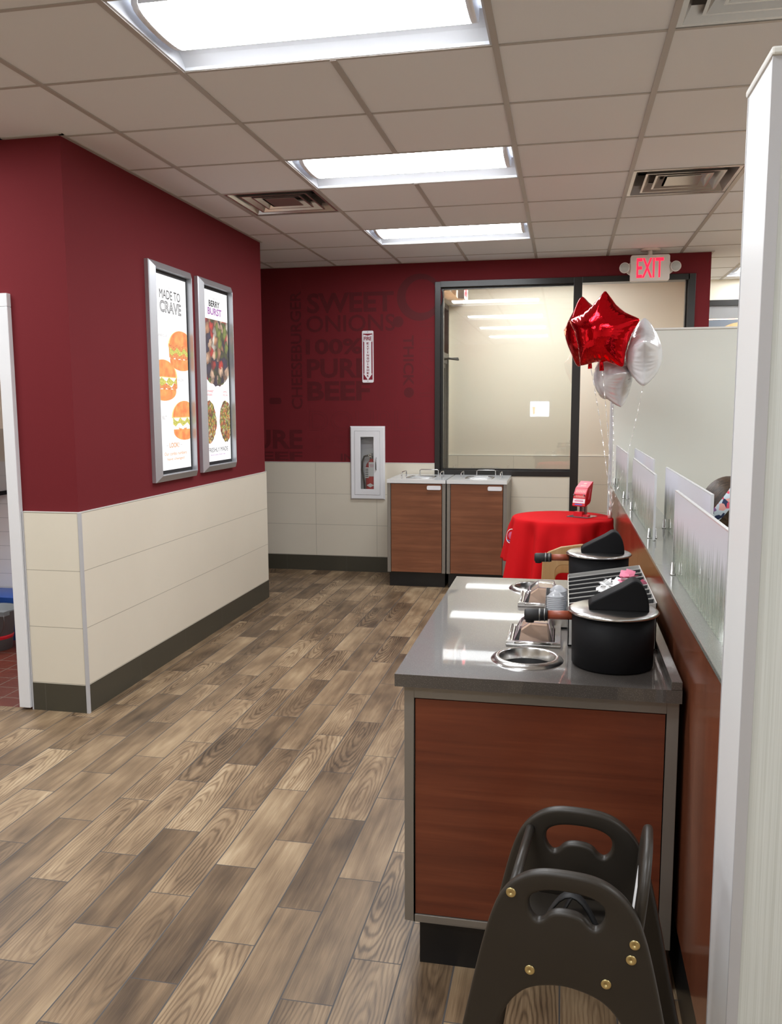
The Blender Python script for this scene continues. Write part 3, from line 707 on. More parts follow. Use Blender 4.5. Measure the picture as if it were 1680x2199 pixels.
cabr = thing('extinguisher_cabinet', 'white recessed cabinet with a glazed door holding a fire extinguisher', 'cabinet', (-1.814, YB, .698))
cw, chh = .334, .692
fn = lambda p: Vector((p.x, -p.y, p.z))
mb = MB().use('white_plastic')
def rc(i, d, k=0): return [(-cw/2+i, -d, i), (cw/2-i, -d, i), (cw/2-i, -d, chh-i), (-cw/2+i, -d, chh-i)]
lp = [rc(0, .0), rc(0, .018), rc(.012, .034), rc(.044, .034), rc(.044, .022), rc(.028, .022), rc(.028, -.10)]
vs = [p for L in lp for p in L]; fs = []
for k in range(len(lp)-1):
    for q in range(4): fs.append((k*4+q, k*4+(q+1) % 4, (k+1)*4+(q+1) % 4, (k+1)*4+q))
fs.append(tuple(range(24, 28))); mb.add(vs, fs); mb.build('body', cabr, recalc=False)
mb = MB().use('white_plastic'); ow = cw/2-.046; mb.prism([(-ow, .046), (ow, .046), (ow, chh-.046), (-ow, chh-.046)], .016, .036, fn, holes=([(-.065, .10), (-.065, chh-.10), (.062, chh-.10), (.062, .10)],)); dr = mb.build('door', cabr, bevel=.002)
bx('pane', 'cabinet_glass', dr, -.066, -.026, .099, .063, -.023, chh-.099)
MB().use('steel_dark').tube([(.087, -.036, .285), (.087, -.052, .290), (.087, -.052, .39), (.087, -.036, .395)], .005, 8).build('handle', dr)
t = thing('fire_extinguisher', 'red fire extinguisher with black hose and paper tag inside the white cabinet', 'fire extinguisher', (-1.790, YB+.042, .728))
MB().use('red_plastic').lathe([(.001, .003), (.052, .003), (.056, .012), (.056, .27), (.050, .30), (.030, .325), (.018, .335), (.018, .35), (.001, .35)], seg=32).build('cylinder', t)
mb = MB().use('steel').lathe([(.001, .348), (.016, .348), (.016, .375), (.001, .376)], seg=16).box(-.012, -.05, .372, .012, .03, .382).box(-.012, -.055, .395, .012, .02, .403).tube([(0, .0, .37), (-.02, -.01, .385), (-.045, -.015, .382)], .009, 8); mb.build('valve', t)
MB().use('black_rubber').tube([(-.03, -.012, .384), (-.065, -.02, .375), (-.082, -.03, .33), (-.082, -.04, .25), (-.07, -.045, .18), (-.062, -.04, .12), (-.06, -.035, .06)], .009, 10).build('hose', t)
mb = MB().use('paper').box(-.012, -.064, .19, .050, -.062, .325); mb.use('ink_pink').box(-.004, -.0645, .295, .042, -.0641, .300).box(0, -.0645, .28, .040, -.0641, .284); mb.build('tag', t)
mb = MB().use('paper'); mb.prism([(-.05, .175), (-.013, .175), (-.013, .275), (-.05, .275)], .0565, .0575, fn); mb.prism([(-.036, .105), (0, .125), (.036, .105), (0, .085)], .0565, .0575, fn); mb.use('ink_black')
for k in range(5): mb.box(-.046, -.0582, .187+k*.017, -.018, -.0577, .194+k*.017)
mb.build('label', t, recalc=False)

# ------------------------------------------------------------------ waste cabinets
def waste(label, x0):
    W = .512; D = .60; Z = .945
    t = thing('waste_cabinet', label, 'cabinet', (x0+W/2, 7.50, 0), 0, 'pair of waste cabinets under the window')
    f = -.30; bk = .298
    mb = MB().use('brushed_frame'); mb.box(-W/2, f, .13, -W/2+.030, bk, Z-.03).box(W/2-.030, f, .13, W/2, bk, Z-.03).box(-W/2+.03, bk-.02, .13, W/2-.03, bk, Z-.03).box(-W/2+.03, f+.02, .13, W/2-.03, bk-.02, .15); mb.build('body', t, bevel=.002)
    d = MB().use('walnut_laminate').box(-W/2+.034, f, .135, W/2-.034, f+.02, Z-.036).build('door', t, bevel=.002)
    mb = MB().use('white_plastic'); mb.prism(rbox(.095, Z-.085, .215, Z-.05, .010), 0, .014, lambda p: Vector((p.x, f-p.y, p.z))); mb.build('pull', d, bevel=.003)
    bx('plinth', 'black_base', t, -W/2+.01, f+.05, 0, W/2-.01, bk, .13)
    mb = MB().use('white_quartz'); mb.prism([(-W/2, f-.012), (W/2, f-.012), (W/2, bk), (-W/2, bk)], Z-.03, Z, lambda p: Vector((p.x, p.z, p.y)), holes=([(q[0], q[1]) for q in rbox(-.11, -.14, .11, .10, .05)][::-1],)); mb.build('top', t)
    MB().use('steel').prism(rbox(-.125, -.155, .125, .115, .055), Z, Z+.004, lambda p: Vector((p.x, p.z, p.y)), holes=(rbox(-.108, -.138, .108, .098, .05)[::-1],)).build('opening_rim', t)
    def loop(a, b_): return [(*a, Z), (*a, Z+.045), (a[0]*.93+b_[0]*.07, a[1]*.93+b_[1]*.07, Z+.052), (a[0]*.07+b_[0]*.93, a[1]*.07+b_[1]*.93, Z+.052), (*b_, Z+.045), (*b_, Z)]
    for a, b_ in (((-.15, -.17), (-.15, .05)), ((.19, -.17), (.19, .05)), ((-.05, .20), (.12, .20))): MB().use('steel').tube(loop(a, b_), .0045, 8).build('tray_rail', t)
    return t
w1 = waste('left of the two wood-fronted waste cabinets, beside the extinguisher cabinet', -1.500)
dup(w1, (-.978+.256, 7.50, 0), 'right of the two wood-fronted waste cabinets, partly behind the red tablecloth')

# ------------------------------------------------------------------ EXIT sign
t = thing('exit_sign', 'lit red EXIT sign with two round emergency lamps, hung from the ceiling', 'exit sign', (.672, 7.60, H))
fn = lambda p: Vector((p.x, -p.y, p.z))
MB().use('exit_housing').prism(rbox(-.158, -.262, .158, -.050, .018), -.03, .03, fn).build('housing', t, bevel=.004)
MB().use('exit_housing').lathe([(.001, -.012), (.08, -.012), (.085, 0), (.001, 0)], seg=28).lathe([(.02, -.052), (.02, -.010)], seg=16).build('canopy', t)
mb = MB().use('exit_letter'); put_text(mb, 'EXIT', -.108, -.236, .216, .160, fn, .012, depth=.031); mb.build('letters', t, recalc=False)
for sx in (-1, 1):
    mb = MB().use('exit_housing').prism([(sx*.150, -.10), (sx*.185, -.125), (sx*.185, -.19), (sx*.150, -.215)], -.012, .012, fn); a = mb.build('bracket', t)
    mb = MB().use('exit_housing').lathe([(.001, .03), (.030, .03), (.043, .0), (.043, -.02), (.038, -.024), (.036, -.018)], seg=28, fn=lambda p: Vector((p.x+sx*.205, p.z-.02, p.y-.150)), cap=False); mb.use('reflector').lathe([(.038, -.022), (.030, -.026), (.001, -.030)], seg=12, smooth=False, fn=lambda p: Vector((p.x+sx*.205, p.z-.02, p.y-.150))); mb.build('lamp_head', t, recalc=False)
t = thing('exit_sign', 'exit sign inside the vestibule, seen edge-on at the top left of the window', 'exit sign', (-.985, 8.35, H))
fn2 = lambda p: Vector((-p.y, p.x, p.z))
MB().use('exit_housing').prism(rbox(-.16, -.285, .16, -.07, .02), -.03, .03, lambda p: Vector((p.y, p.x, p.z))).build('housing', t, bevel=.005)
MB().use('exit_housing').lathe([(.05, -.072), (.05, 0)], seg=20).build('canopy', t)
mb = MB().use('exit_letter'); mb.box(-.095, -.0315, -.26, -.06, -.031, -.1) if False else None
put_text(mb, 'EXIT', -.115, -.255, .23, .155, lambda p: Vector((p.y, p.x, p.z)), .05, depth=.031); mb.build('letters', t, recalc=False)

# ------------------------------------------------------------------ low divider wall beside the counter
PX0, PX1, PY0, PY1, PZ = .311, .487, 1.70, 6.10, 1.040
mb = MB().use('cherry_laminate_wall'); mb.box(PX0+.006, PY0, .20, PX1-.006, 3.698, PZ-.014).box(PX0+.006, 3.704, .20, PX1-.006, 5.74, PZ-.014)
lw = struct(mb.build('wall_low')); MB().use('black_base').box(PX0+.010, 3.697, .20, PX1-.010, 3.705, PZ-.014).build('joint', lw)
struct(bx('trim_11', 'panel_cap', None, PX0+.004, 5.741, .20, PX1-.004, PY1, PZ-.014))
struct(bx('baseboard_low', 'black_base', None, PX0+.016, PY0, 0, PX1-.016, PY1, .20))
struct(MB().use('wall_cap_quartz').box(PX0, PY0, PZ-.013, PX1, PY1, PZ).build('trim_12', bevel=.002))

def panel(label, x, ya, yb):
    t = thing('acrylic_screen', label, 'screen', (x, 0, PZ+.004), 0, 'frosted grass-print screens on the low divider')
    MB().use('grass_acrylic').box(-.004, ya, 0, .004, yb, .255).build('sheet', t)
    mb = MB().use('acrylic_edge').box(-.0045, ya, .255, .0045, yb, .259).box(-.0045, ya-.002, 0, .0045, ya, .259).box(-.0045, yb, 0, .0045, yb+.002, .259); mb.build('polished_edge', t)
    for yy_ in (ya+.07, yb-.07):
        MB().use('steel').lathe([(.001, -.004), (.009, -.004), (.009, .001), (.006, .001), (.006, .036), (.001, .037)], c=(-.011, yy_, 0), seg=14).lathe([(.001, -.004), (.009, -.004), (.009, .001), (.006, .001), (.006, .036), (.001, .037)], c=(.011, yy_, 0), seg=14).build('clip', t)
panel('front-row frosted screen nearest the tall white divider, largest in view', .355, 1.76, 2.83)
panel('front-row frosted screen in the middle of the low divider', .355, 3.46, 4.56)
panel('front-row frosted screen at the far end of the low divider, by the balloon ribbons', .355, 4.97, 6.03)
panel('back-row frosted screen in front of the seated person', .445, 2.71, 3.90)
panel('back-row frosted screen farthest from the viewer', .445, 4.45, 5.62)

def partition(label, x0, x1, y0_, y1_, z1, near):
    t = thing('divider_panel', label, 'divider', (x0, (y0_+y1_)/2, 0))
    hy = (y1_-y0_)/2; L = x1-x0
    MB().use('linen_panel').box(.004, -hy+.002, .02, L, hy-.002, z1-.014).build('body', t)
    MB().use('panel_white').box(0, -hy+.004, .02, .004, hy-.004, z1-.014).build('end_face', t)
    mb = MB().use('panel_trim').box(-.001, -hy-.001, .02, .018, -hy+.004, z1-.014).box(-.001, hy-.004, .02, .010, hy+.001, z1-.014); mb.build('corner_trim', t)
    MB().use('panel_cap').box(-.004, -hy-.006, z1-.014, L, hy+.006, z1).build('cap', t, bevel=.004)
    bx('foot', 'black_base', t, .01, -hy+.01, 0, L-.01, hy-.01, .02)
    return t
partition('tall white and linen divider at the right edge of the photo', .311, 2.6, 1.51, 1.698, 2.131, True)
t = partition('pale green-grey divider behind the balloons at the far end of the low wall', .311, 2.4, 6.102, 6.20, 2.092, False)
MT['far_panel'] = None; M = mat('far_panel_laminate', (.70, .72, .66), .4)
for c in t.children:
    if c.name.startswith('body'): c.data.materials[0] = M.m

# booth behind the low wall
t = thing('booth_bench', 'booth seat behind the low divider, under the seated person', 'bench', (.72, 3.3, 0))
MB().use('cherry_laminate').box(-.215, -.6, 0, .20, .6, .36).build('base', t, bevel=.004); MB().use('black_plastic').box(-.215, -.6, .36, .23, .6, .425).build('cushion', t, bevel=.02, seg=3)

# ------------------------------------------------------------------ service counter
CX0, CX1, CY0, CY1, CZ = -.430, .302, 2.150, 3.485, .865
sc = thing('service_counter', 'condiment counter with grey stone top and cherry wood end panel', 'counter', (-.06, 2.8, 0))
sl = lambda *b: (b[0]+.06, b[1]-2.8, b[2], b[3]+.06, b[4]-2.8, b[5])
RINGS = [(-.090, 2.350), (-.100, 3.300)]; NAP = [(-.078, 2.592), (-.070, 3.098)]
hs = [[(a+.06, b-2.8) for a, b in circ(x, y, .084, 40)][::-1] for x, y in RINGS] + [[(x+.06+a, y-2.8+b) for a, b in ((-.066, -.10), (-.066, .10), (.066, .10), (.066, -.10))] for x, y in NAP]
mb = MB().use('grey_quartz'); mb.prism([(CX0+.06, CY0-2.8), (CX1+.06-.0, CY0-2.8), (CX1+.06, CY1-2.8), (CX0+.06, CY1-2.8)], CZ-.034, CZ, lambda p: Vector((p.x, p.z, p.y)), holes=hs); mb.build('countertop', sc)
MB().use('grey_quartz').box(*sl(CX1-.027, CY0, CZ, CX1, CY1, CZ+.022)).build('upstand', sc, bevel=.0015)
FX0, FX1, FY0, FY1, FZ0, FZ1 = -.409, .300, 2.176, 3.465, .150, .831
mb = MB().use('brushed_frame')
mb.box(*sl(FX0, FY0, FZ0, FX0+.027, FY0+.03, FZ1)).box(*sl(FX1-.030, FY0, FZ0, FX1, FY0+.03, FZ1)).box(*sl(FX0+.027, FY0, FZ1-.038, FX1-.030, FY0+.03, FZ1)).box(*sl(FX0+.027, FY0, FZ0, FX1-.030, FY0+.03, FZ0+.020))
mb.build('frame', sc, bevel=.0015)
MB().use('cherry_laminate').box(*sl(FX0+.030, FY0+.004, FZ0+.022, FX1-.033, FY0+.02, FZ1-.041)).build('end_panel', sc)
MB().use('black_base').box(*sl(FX0+.026, FY0+.003, FZ0+.019, FX1-.029, FY0+.0045, FZ1-.037)).build('panel_reveal', sc) if False else None
mb = MB().use('cherry_laminate').box(*sl(FX0+.003, FY0+.032, FZ0+.002, FX0+.02, FY1-.02, FZ1-.002)).box(*sl(FX1-.02, FY0+.032, FZ0+.002, FX1-.003, FY1-.02, FZ1-.002)).box(*sl(FX0+.003, FY1-.02, FZ0+.002, FX1-.003, FY1, FZ1-.002)); mb.build('side_panel', sc)
MB().use('black_base').box(*sl(FX0+.002, FY0+.03, FZ0, FX1-.002, FY1, FZ0+.002)).build('bottom', sc)
MB().use('black_base').box(*sl(-.373, 2.218, 0, FX1-.02, 3.42, FZ0)).build('plinth', sc)

for (x, y), lb in zip(RINGS, ('waste chute ring nearest the viewer, set in the grey counter', 'waste chute ring at the far end of the grey counter')):
    t = thing('waste_chute', lb, 'waste chute', (x, y, CZ), 0, 'round steel waste chutes in the counter')
    MB().use('steel').lathe([(.101, .0005), (.098, .004), (.088, .011), (.080, .011), (.0775, .008), (.0775, -.06)], seg=64, cap=False).build('rim', t, recalc=False)
    MB().use('steel_dark').lathe([(.0774, -.02), (.0774, -.20), (.001, -.20)], seg=48, cap=False).build('sleeve', t, recalc=False)
for (x, y), lb in zip(NAP, ('clear-topped napkin dispenser set in the counter beside the nearest waste chute', 'clear-topped napkin dispenser set in the counter beside the cup lids')):
    t = thing('napkin_dispenser', lb, 'napkin dispenser', (x, y, CZ), 0, 'in-counter napkin dispensers')
    mb = MB().use('steel'); mb.prism([(-.080, -.118), (.080, -.118), (.080, .118), (-.080, .118)], .0005, .007, lambda p: Vector((p.x, p.z, p.y)), holes=([(-.062, -.096), (-.062, .096), (.062, .096), (.062, -.096)],)); mb.build('flange', t, bevel=.001)
    mb = MB().use('steel'); mb.tube([(-.070, -.111, .010), (.070, -.111, .010)], .005, 8).tube([(-.072, -.10, .009), (-.072, .10, .009)], .004, 8).box(-.079, -.117, .006, -.055, -.103, .014).box(.055, -.117, .006, .079, -.103, .014); mb.build('hinge_bar', t)
    def pyr(mb, a0, b0, a1, b1, za, zb, a2=None):
        vs = [(-a0, -b0, za), (a0, -b0, za), (a0, b0, za), (-a0, b0, za), (-a1, -b1, zb*.62), (-.012, -b1, zb), (a1, -b1, zb*.96), (a1, b1, zb*.96), (-.012, b1, zb), (-a1, b1, zb*.62)]
        mb.add(vs, [(0, 1, 6, 5, 4), (1, 2, 7, 6), (2, 3, 9, 8, 7), (3, 0, 4, 9), (4, 5, 8, 9), (5, 6, 7, 8)]); return mb
    pyr(MB().use('napkin_tan'), .050, .076, .038, .058, -.03, .052).build('napkins', t)
    cv = pyr(MB().use('cover_plastic'), .058, .084, .044, .066, .006, .062).build('cover', t)
    a0, b0, a1, b1, zb = .058, .084, .044, .066, .062
    P_ = [(-a0, -b0, .008), (a0, -b0, .008), (a0, b0, .008), (-a0, b0, .008), (-a1, -b1, zb*.62), (-.012, -b1, zb), (a1, -b1, zb*.96), (a1, b1, zb*.96), (-.012, b1, zb), (-a1, b1, zb*.62)]
    mb = MB().use('cover_edge')
    for i_, j_ in ((0, 1), (1, 2), (2, 3), (3, 0), (0, 4), (1, 6), (4, 5), (5, 6), (6, 7), (7, 8), (8, 9), (9, 4), (5, 8), (2, 7), (3, 9)): mb.tube([P_[i_], P_[j_]], .0013, 6)
    mb.build('cover_rib', cv)

def canister(label, x, y):
    t = thing('canister', label, 'canister', (x, y, CZ), 0, 'black canisters on the counter')
    MB().use('black_plastic').lathe([(.001, 0), (.104, 0), (.109, .006), (.111, .148), (.001, .148)], seg=64).build('body', t)
    MB().use('steel').lathe([(.001, .160), (.110, .158), (.118, .155), (.122, .150), (.118, .146), (.100, .148)], seg=64, cap=False).build('lid', t, recalc=False)
    out = [(-.066, .158), (-.066, .170), (-.057, .180), (.020, .222), (.044, .238), (.052, .240)] + [(.052+.040*math.sin(a), .158+.082*math.cos(a)) for a in [PI/2*k/10 for k in range(1, 11)]]
    mb = MB().use('black_plastic'); mb.rprism(out, -.036, .036, lambda p: p, r=.005); mb.build('hood', t)
    hd = MB().use('rust_brown').tube([(-.095, 0, .132), (-.180, 0, .130)], .0125, 16).build('tube_handle', t)
    mb = MB().use('black_rubber').tube([(-.176, 0, .130), (-.234, 0, .128), (-.240, 0, .128)], [.0165, .0175, .014], 18).tube([(-.225, 0, .128), (-.225, 0, .108)], .012, 12); mb.build('grip', hd)
    mb = MB().use('steel_dark').tube([(-.196, 0, .1295), (-.200, 0, .1294)], .0182, 18).tube([(-.183, 0, .1297), (-.186, 0, .1296)], .0182, 18); mb.build('clamp_band', hd)
    MB().use('white_plastic').tube([(-.094, 0, .133), (-.106, 0, .133)], .0145, 14).build('collar', hd)
    return t
c1 = canister('larger nearest black canister with steel lid on the grey counter', .141, 2.350)
dup(c1, (.137, 3.270, CZ), 'farther black canister with steel lid, behind the sugar packet rack')

# condiment rack, sloping down towards the aisle
rk = thing('condiment_rack', 'steel condiment rack with slanted slots holding sugar packets', 'rack', (.154, 2.80, CZ))
X0, X1, Y0, Y1, Z0, Z1 = -.132, .118, -.30, .30, .100, .142
zs = lambda x: Z0+(Z1-Z0)*(x-X0)/(X1-X0)
def slab(mb, xa, xb, ya, yb, lo, hi=0.0, abslo=None):
    za, zb = zs(xa), zs(xb); la, lb = (abslo, abslo) if abslo is not None else (za+lo, zb+lo)
    mb.add([(xa, ya, la), (xb, ya, lb), (xb, yb, lb), (xa, yb, la), (xa, ya, za+hi), (xb, ya, zb+hi), (xb, yb, zb+hi), (xa, yb, za+hi)], [(0,3,2,1),(4,5,6,7),(0,1,5,4),(1,2,6,5),(2,3,7,6),(3,0,4,7)])
mb = MB().use('steel')
slab(mb, X0, X0+.003, Y0, Y1, 0, 0, .006); mb.use('rack_edge'); slab(mb, X1-.003, X1, Y0, Y1, 0, 0, .006); slab(mb, X0, X1, Y0, Y0+.003, 0, 0, .006); slab(mb, X0, X1, Y1-.003, Y1, 0, 0, .006)
mb.use('slot_dark'); slab(mb, X0+.003, X1-.003, Y0+.003, Y1-.003, -.048, -.042); mb.build('body', rk)
bx('tray_base', 'black_plastic', rk, -.203, -.098, 0, X0-.001, .168, .006)
bx('base', 'black_plastic', rk, X0, Y0+.004, 0, X1-.002, Y1-.004, .006)
for k in range(1, 9):
    yy_ = Y0+.6*k/9; mb = MB().use('rack_edge'); slab(mb, X0+.003, X1-.003, yy_-.0016, yy_+.0016, -.0025, .0005); mb.use('slot_metal'); slab(mb, X0+.003, X1-.003, yy_-.0012, yy_+.0012, -.042, -.0025); mb.build('slot_divider', rk)
mb = MB().use('rack_edge'); slab(mb, -.030, -.0275, Y0+.6*3/9, Y0+.6*5/9, -.042, 0); mb.build('cross_divider', rk)
mb = MB().use('steel'); a0, a1 = -.205, X0-.001
mb.prism([(-.10, .006), (.17, .006), (.17, .075), (.0, .060), (-.10, .04)], a0, a0+.002, lambda p: Vector((p.y, p.x, p.z))); mb.box(a0+.002, -.10, .006, a1, -.098, .04).box(a0+.002, .168, .006, a1, .17, .075).box(a0+.002, -.098, .006, a1, .168, .009); mb.build('side_tray', rk)
# cup lids in the tray
for k, (yy_, lb) in enumerate(((.045, 'nearer stack of clear plastic cup lids in the rack tray'), (.075, 'farther stack of clear plastic cup lids in the rack tray'))):
    t = thing('cup_lid_stack', lb, 'cup lids', (.154-(.172, .163)[k], 2.80+(-.030, .085)[k], CZ+.012), 0, 'stacks of clear cup lids')
    prof = []
    for q in range(13): prof += [(.0285, q*.0062), (.028, q*.0062+.003), (.024, q*.0062+.0045)]
    prof = [(.001, 0)]+prof+[(.020, .084), (.012, .091), (.001, .092)]
    rm = Matrix.Rotation(.10*(1 if k else -1), 3, 'X')
    MB().use('lid_plastic').lathe(prof, seg=28, fn=lambda p: rm @ p).build('nested_lids', t, recalc=False)
# sugar packets
pk0 = None; rng = random.Random(5)
def packet_mesh(name, mname, pos, rot):
    mb = MB().use(mname); n = 6; vs = []; fs = []
    for sgn in (1, -1):
        b0 = len(vs)
        for i in range(n+1):
            for j in range(4): u = i/n-.5; v = j/3-.5; vs.append((u*.044, v*.030, sgn*.0022*(1-(2*u)**2)*(1-(2*v)**2)+.002*math.sin(u*5)))
        fs += [(b0+i*4+j, b0+i*4+j+1, b0+(i+1)*4+j+1, b0+(i+1)*4+j) for i in range(n) for j in range(3)]
    mb.add(vs, fs, True); o = mb.build(name, recalc=False); o.location = pos; o.rotation_euler = rot; return o
base = Vector((.154, 2.80, CZ))
wp = packet_mesh('sugar_packet', 'paper', (0, 0, 0), (0, 0, 0)); tag(wp, 'white sugar packet heaped loosely in the rack slots', 'sugar packet', 'white sugar packets heaped in the rack')
for k in range(30):
    lx = -.022+.090*rng.random(); ly = -.085+.12*rng.random(); lz = zs(lx)-.008+.024*rng.random()
    o = wp if k == 0 else wp.copy()
    if k: COL.objects.link(o)
    o.location = base+Vector((lx, ly, lz)); o.rotation_euler = (rng.uniform(-.6, .6), rng.uniform(-.6, .6), rng.uniform(0, 6.28))
pp = packet_mesh('sweetener_packet', 'pink_paper', (0, 0, 0), (0, 0, 0)); tag(pp, 'pink sweetener packet heaped beside the white sugar packets', 'sweetener packet', 'pink sweetener packets in the rack')
for k in range(9):
    lx = (.045+.03*rng.random()) if k < 6 else (.085+.02*rng.random()); ly = .0+.05*rng.random() if k < 6 else -.02+.03*rng.random(); lz = zs(lx)+(.030*rng.random() if k < 6 else -.01+.01*rng.random())
    o = pp if k == 0 else pp.copy()
    if k: COL.objects.link(o)
    o.location = base+Vector((lx, ly, lz)); o.rotation_euler = (rng.uniform(-1.0, 1.0), rng.uniform(-1.0, 1.0), rng.uniform(0, 6.28))

# ------------------------------------------------------------------ brown high chair in the foreground
hc = thing('high_chair', 'dark brown plastic high chair in front of the counter end panel', 'high chair', (.034, 1.573, 0), -.1)
half = [(.03, .752), (.06, .746), (.082, .735), (.102, .718), (.119, .695), (.131, .667), (.145, .622), (.167, .523), (.187, .42), (.275, .0)]
arch = [(.185, .0), (.150, .24), (.122, .434), (.104, .478), (.083, .507), (.060, .524), (.030, .533), (0, .537)]
out = [(a, b) for a, b in half[::-1]][::-1]
outline = [(-a, b) for a, b in half[::-1]] + half + arch + [(-a, b) for a, b in arch[-2::-1]]
def smooth_loop(L, it=1):
    for _ in range(it):
        n = len(L); o2 = []
        for i in range(n):
            p, q = L[i], L[(i+1) % n]; o2 += [(p[0]*.75+q[0]*.25, p[1]*.75+q[1]*.25), (p[0]*.25+q[0]*.75, p[1]*.25+q[1]*.75)]
        L = o2
    return L
hole = smooth_loop([(-.067, .697), (-.066, .672), (-.053, .655), (-.040, .660), (-.030, .673), (-.013, .6795), (.013, .6795), (.030, .673), (.040, .660), (.053, .655), (.066, .672), (.067, .697), (.052, .710), (.024, .717), (-.024, .717), (-.052, .710)], 2)
outl = smooth_loop(outline, 2)
for y_ in (-.125, .125):
    mb = MB().use('chair_brown'); mb.rprism(outl, y_-.011, y_+.011, lambda p: p, holes=(hole[::-1],), r=.0075); pn = mb.build('side_panel', hc)
    for u_2, z_ in ((-.098, .703), (.118, .643), (.113, .614), (-.062, .560), (.072, .560)):
        s_ = -1 if y_ < 0 else 1
        MB().use('brass').lathe([(.001, .0), (.0090, .0), (.0090, .0018), (.0082, .0024), (.0022, .0024), (.0020, .0012), (.001, .0012)], seg=22, fn=lambda p: Vector((u_2+p.x, y_+s_*(.0108+p.z), z_+p.y))).build('bolt', pn)
MB().use('chair_brown').tube([(-.098, -.115, .700), (-.098, .115, .700)], .0095, 14).build('front_rail', hc)
bk = lambda p: Vector((.118+(p.z-.60)*.10+p.y, p.x, p.z))
mb = MB().use('chair_brown'); mb.rprism(rbox(-.1135, .575, .1135, .780, .095, 12), -.009, .009, bk, r=.0085); bp = mb.build('backrest', hc)
mb = MB().use('paper'); mb.prism([(-.05, .62), (.03, .62), (.03, .70), (-.05, .70)], -.0092, -.0082, bk); mb.build('sticker', bp)
MB().use('chair_brown').box(-.095, -.1135, .548, .108, .1135, .566).build('seat', hc, bevel=.006, seg=3)
for z_, u_2 in ((.15, -.185), (.15, .185)): MB().use('chair_brown').tube([(u_2, -.115, z_), (u_2, .115, z_)], .011, 12).build('stretcher', hc)
def strap(pts, w=.012):
    pts = [Vector(p) for p in pts]; vs = []; fs = []
    for p in pts: vs += [p+Vector((0, -w, 0)), p+Vector((0, w, 0))]
    for i in range(len(pts)-1): fs.append((i*2, i*2+1, i*2+3, i*2+2))
    o = MB().use('black_rubber').add(vs, fs, True).build('strap', hc, recalc=False); m_ = o.modifiers.new('solid', 'SOLIDIFY'); m_.thickness = .003; return o
strap([(-.06+.11*math.sin(k/12*PI/2)*0+.12*k/12-.0, -.03, .568+.085*math.sin(PI*k/12)) for k in range(13)])
strap([(-.02+.10*k/12, .05, .568+.07*math.sin(PI*k/12)) for k in range(13)])
strap([(.04+.06*k/10, -.07+.0*k, .568+.05*math.sin(PI*k/10)) for k in range(11)], .016)
MB().use('black_plastic').box(.045, -.10, .568, .085, -.055, .600).build('buckle', hc, bevel=.004)
MB().use('black_rubber').add([(.055, -.06, .546), (.085, -.06, .546), (.09, -.05, .50), (.06, -.05, .505)], [(0, 1, 2, 3)]).build('strap_end', hc, recalc=False)

# ------------------------------------------------------------------ light wooden high chair beyond the counter
t = thing('wooden_high_chair', 'light wooden high chair between the counter and the red table', 'high chair', (.104, 4.75, 0))
o_ = [(-.235, 0), (-.208, .70), (-.205, .765), (-.175, .792), (-.11, .82), (0, .838), (.11, .82), (.175, .792), (.205, .765), (.208, .70), (.235, 0), (.165, 0), (.139, .20), (-.139, .20), (-.165, 0)]
h_ = rbox(-.138, .27, .138, .722, .04)[::-1]
for y_, zq in ((-.15, 1), (.15, .86)): MB().use('light_wood').prism([(p[0], p[1]*zq) for p in o_], y_-.011, y_+.011, lambda p: p, holes=([(p[0], p[1]*zq) for p in h_],)).build('side_frame', t, bevel=.004)
MB().use('light_wood').box(-.13, -.138, .46, .16, .138, .48).build('seat', t, bevel=.004); MB().use('light_wood').box(.17, -.138, .50, .19, .138, .74).build('backrest', t, bevel=.004); MB().use('light_wood').tube([(-.175, -.138, .74), (-.175, .138, .64)], .012, 12).build('front_rail', t)

# ------------------------------------------------------------------ round table, red cloth, donation box
TX, TY, TZ, TR = -.002, 5.33, .886, .300
t = thing('round_table', 'round pedestal table hidden under the red cloth', 'table', (TX, TY, 0))
MB().use('light_wood').lathe([(.001, TZ-.03), (TR-.01, TZ-.03), (TR-.004, TZ-.015), (TR-.01, TZ-.001), (.001, TZ-.001)], seg=48).build('tabletop', t)
MB().use('black_base').lathe([(.035, .03), (.035, TZ-.03)], seg=24).build('column', t); MB().use('black_base').lathe([(.001, 0), (.22, 0), (.22, .015), (.04, .04), (.001, .04)], seg=40).build('foot', t)
NT = 160; rows = []
def clothpt(th, s):
    # s in metres along cloth from the centre
    if s <= TR: return (s*math.cos(th), s*math.sin(th), .002)
    d = s-TR
    fold = .5+.5*math.sin(th*9+.8*math.sin(th*3))
    f2 = math.sin(th*9+.8*math.sin(th*3)); amp = .022*min(1, d/.07)+.040*min(1, d/.35)
    rr = TR+.006*min(1, d/.02)+.16*d+amp*(f2+.35*math.sin(2*th*9))*.62 + .012*min(1, d/.1)*math.sin(th*4+1)
    return (rr*math.cos(th), rr*math.sin(th), .002-d*.985 if d > .015 else .002-d*.6)
def hem(th):
    a = (math.degrees(th)+360) % 360
    base = .56+.05*math.cos(4*th)
    k = max(0, 1-abs(a-168)/40); k = min(1, k*5)
    return base*(1-k)+.285*k
ss = [0, .1, .2, .27, TR]; vs = []; fs = []
NS = 26
for i in range(NT):
    th = 2*PI*i/NT
    L = [TR*q/5 for q in range(1, 6)]+[TR+.006, TR+.014]+[TR+.02+(hem(th)-.02)*q/(NS-1) for q in range(NS)]
    for s_ in L:
        x_, y_, z_ = clothpt(th, s_)
        x_ = min(x_, .3045-TX)
        vs.append((x_, y_, z_))
n = 5+2+NS; vs.append((0, 0, .002)); c_ = len(vs)-1
for i in range(NT):
    j = (i+1) % NT; fs.append((c_, i*n, j*n))
    for q in range(n-1): fs.append((i*n+q, i*n+q+1, j*n+q+1, j*n+q))
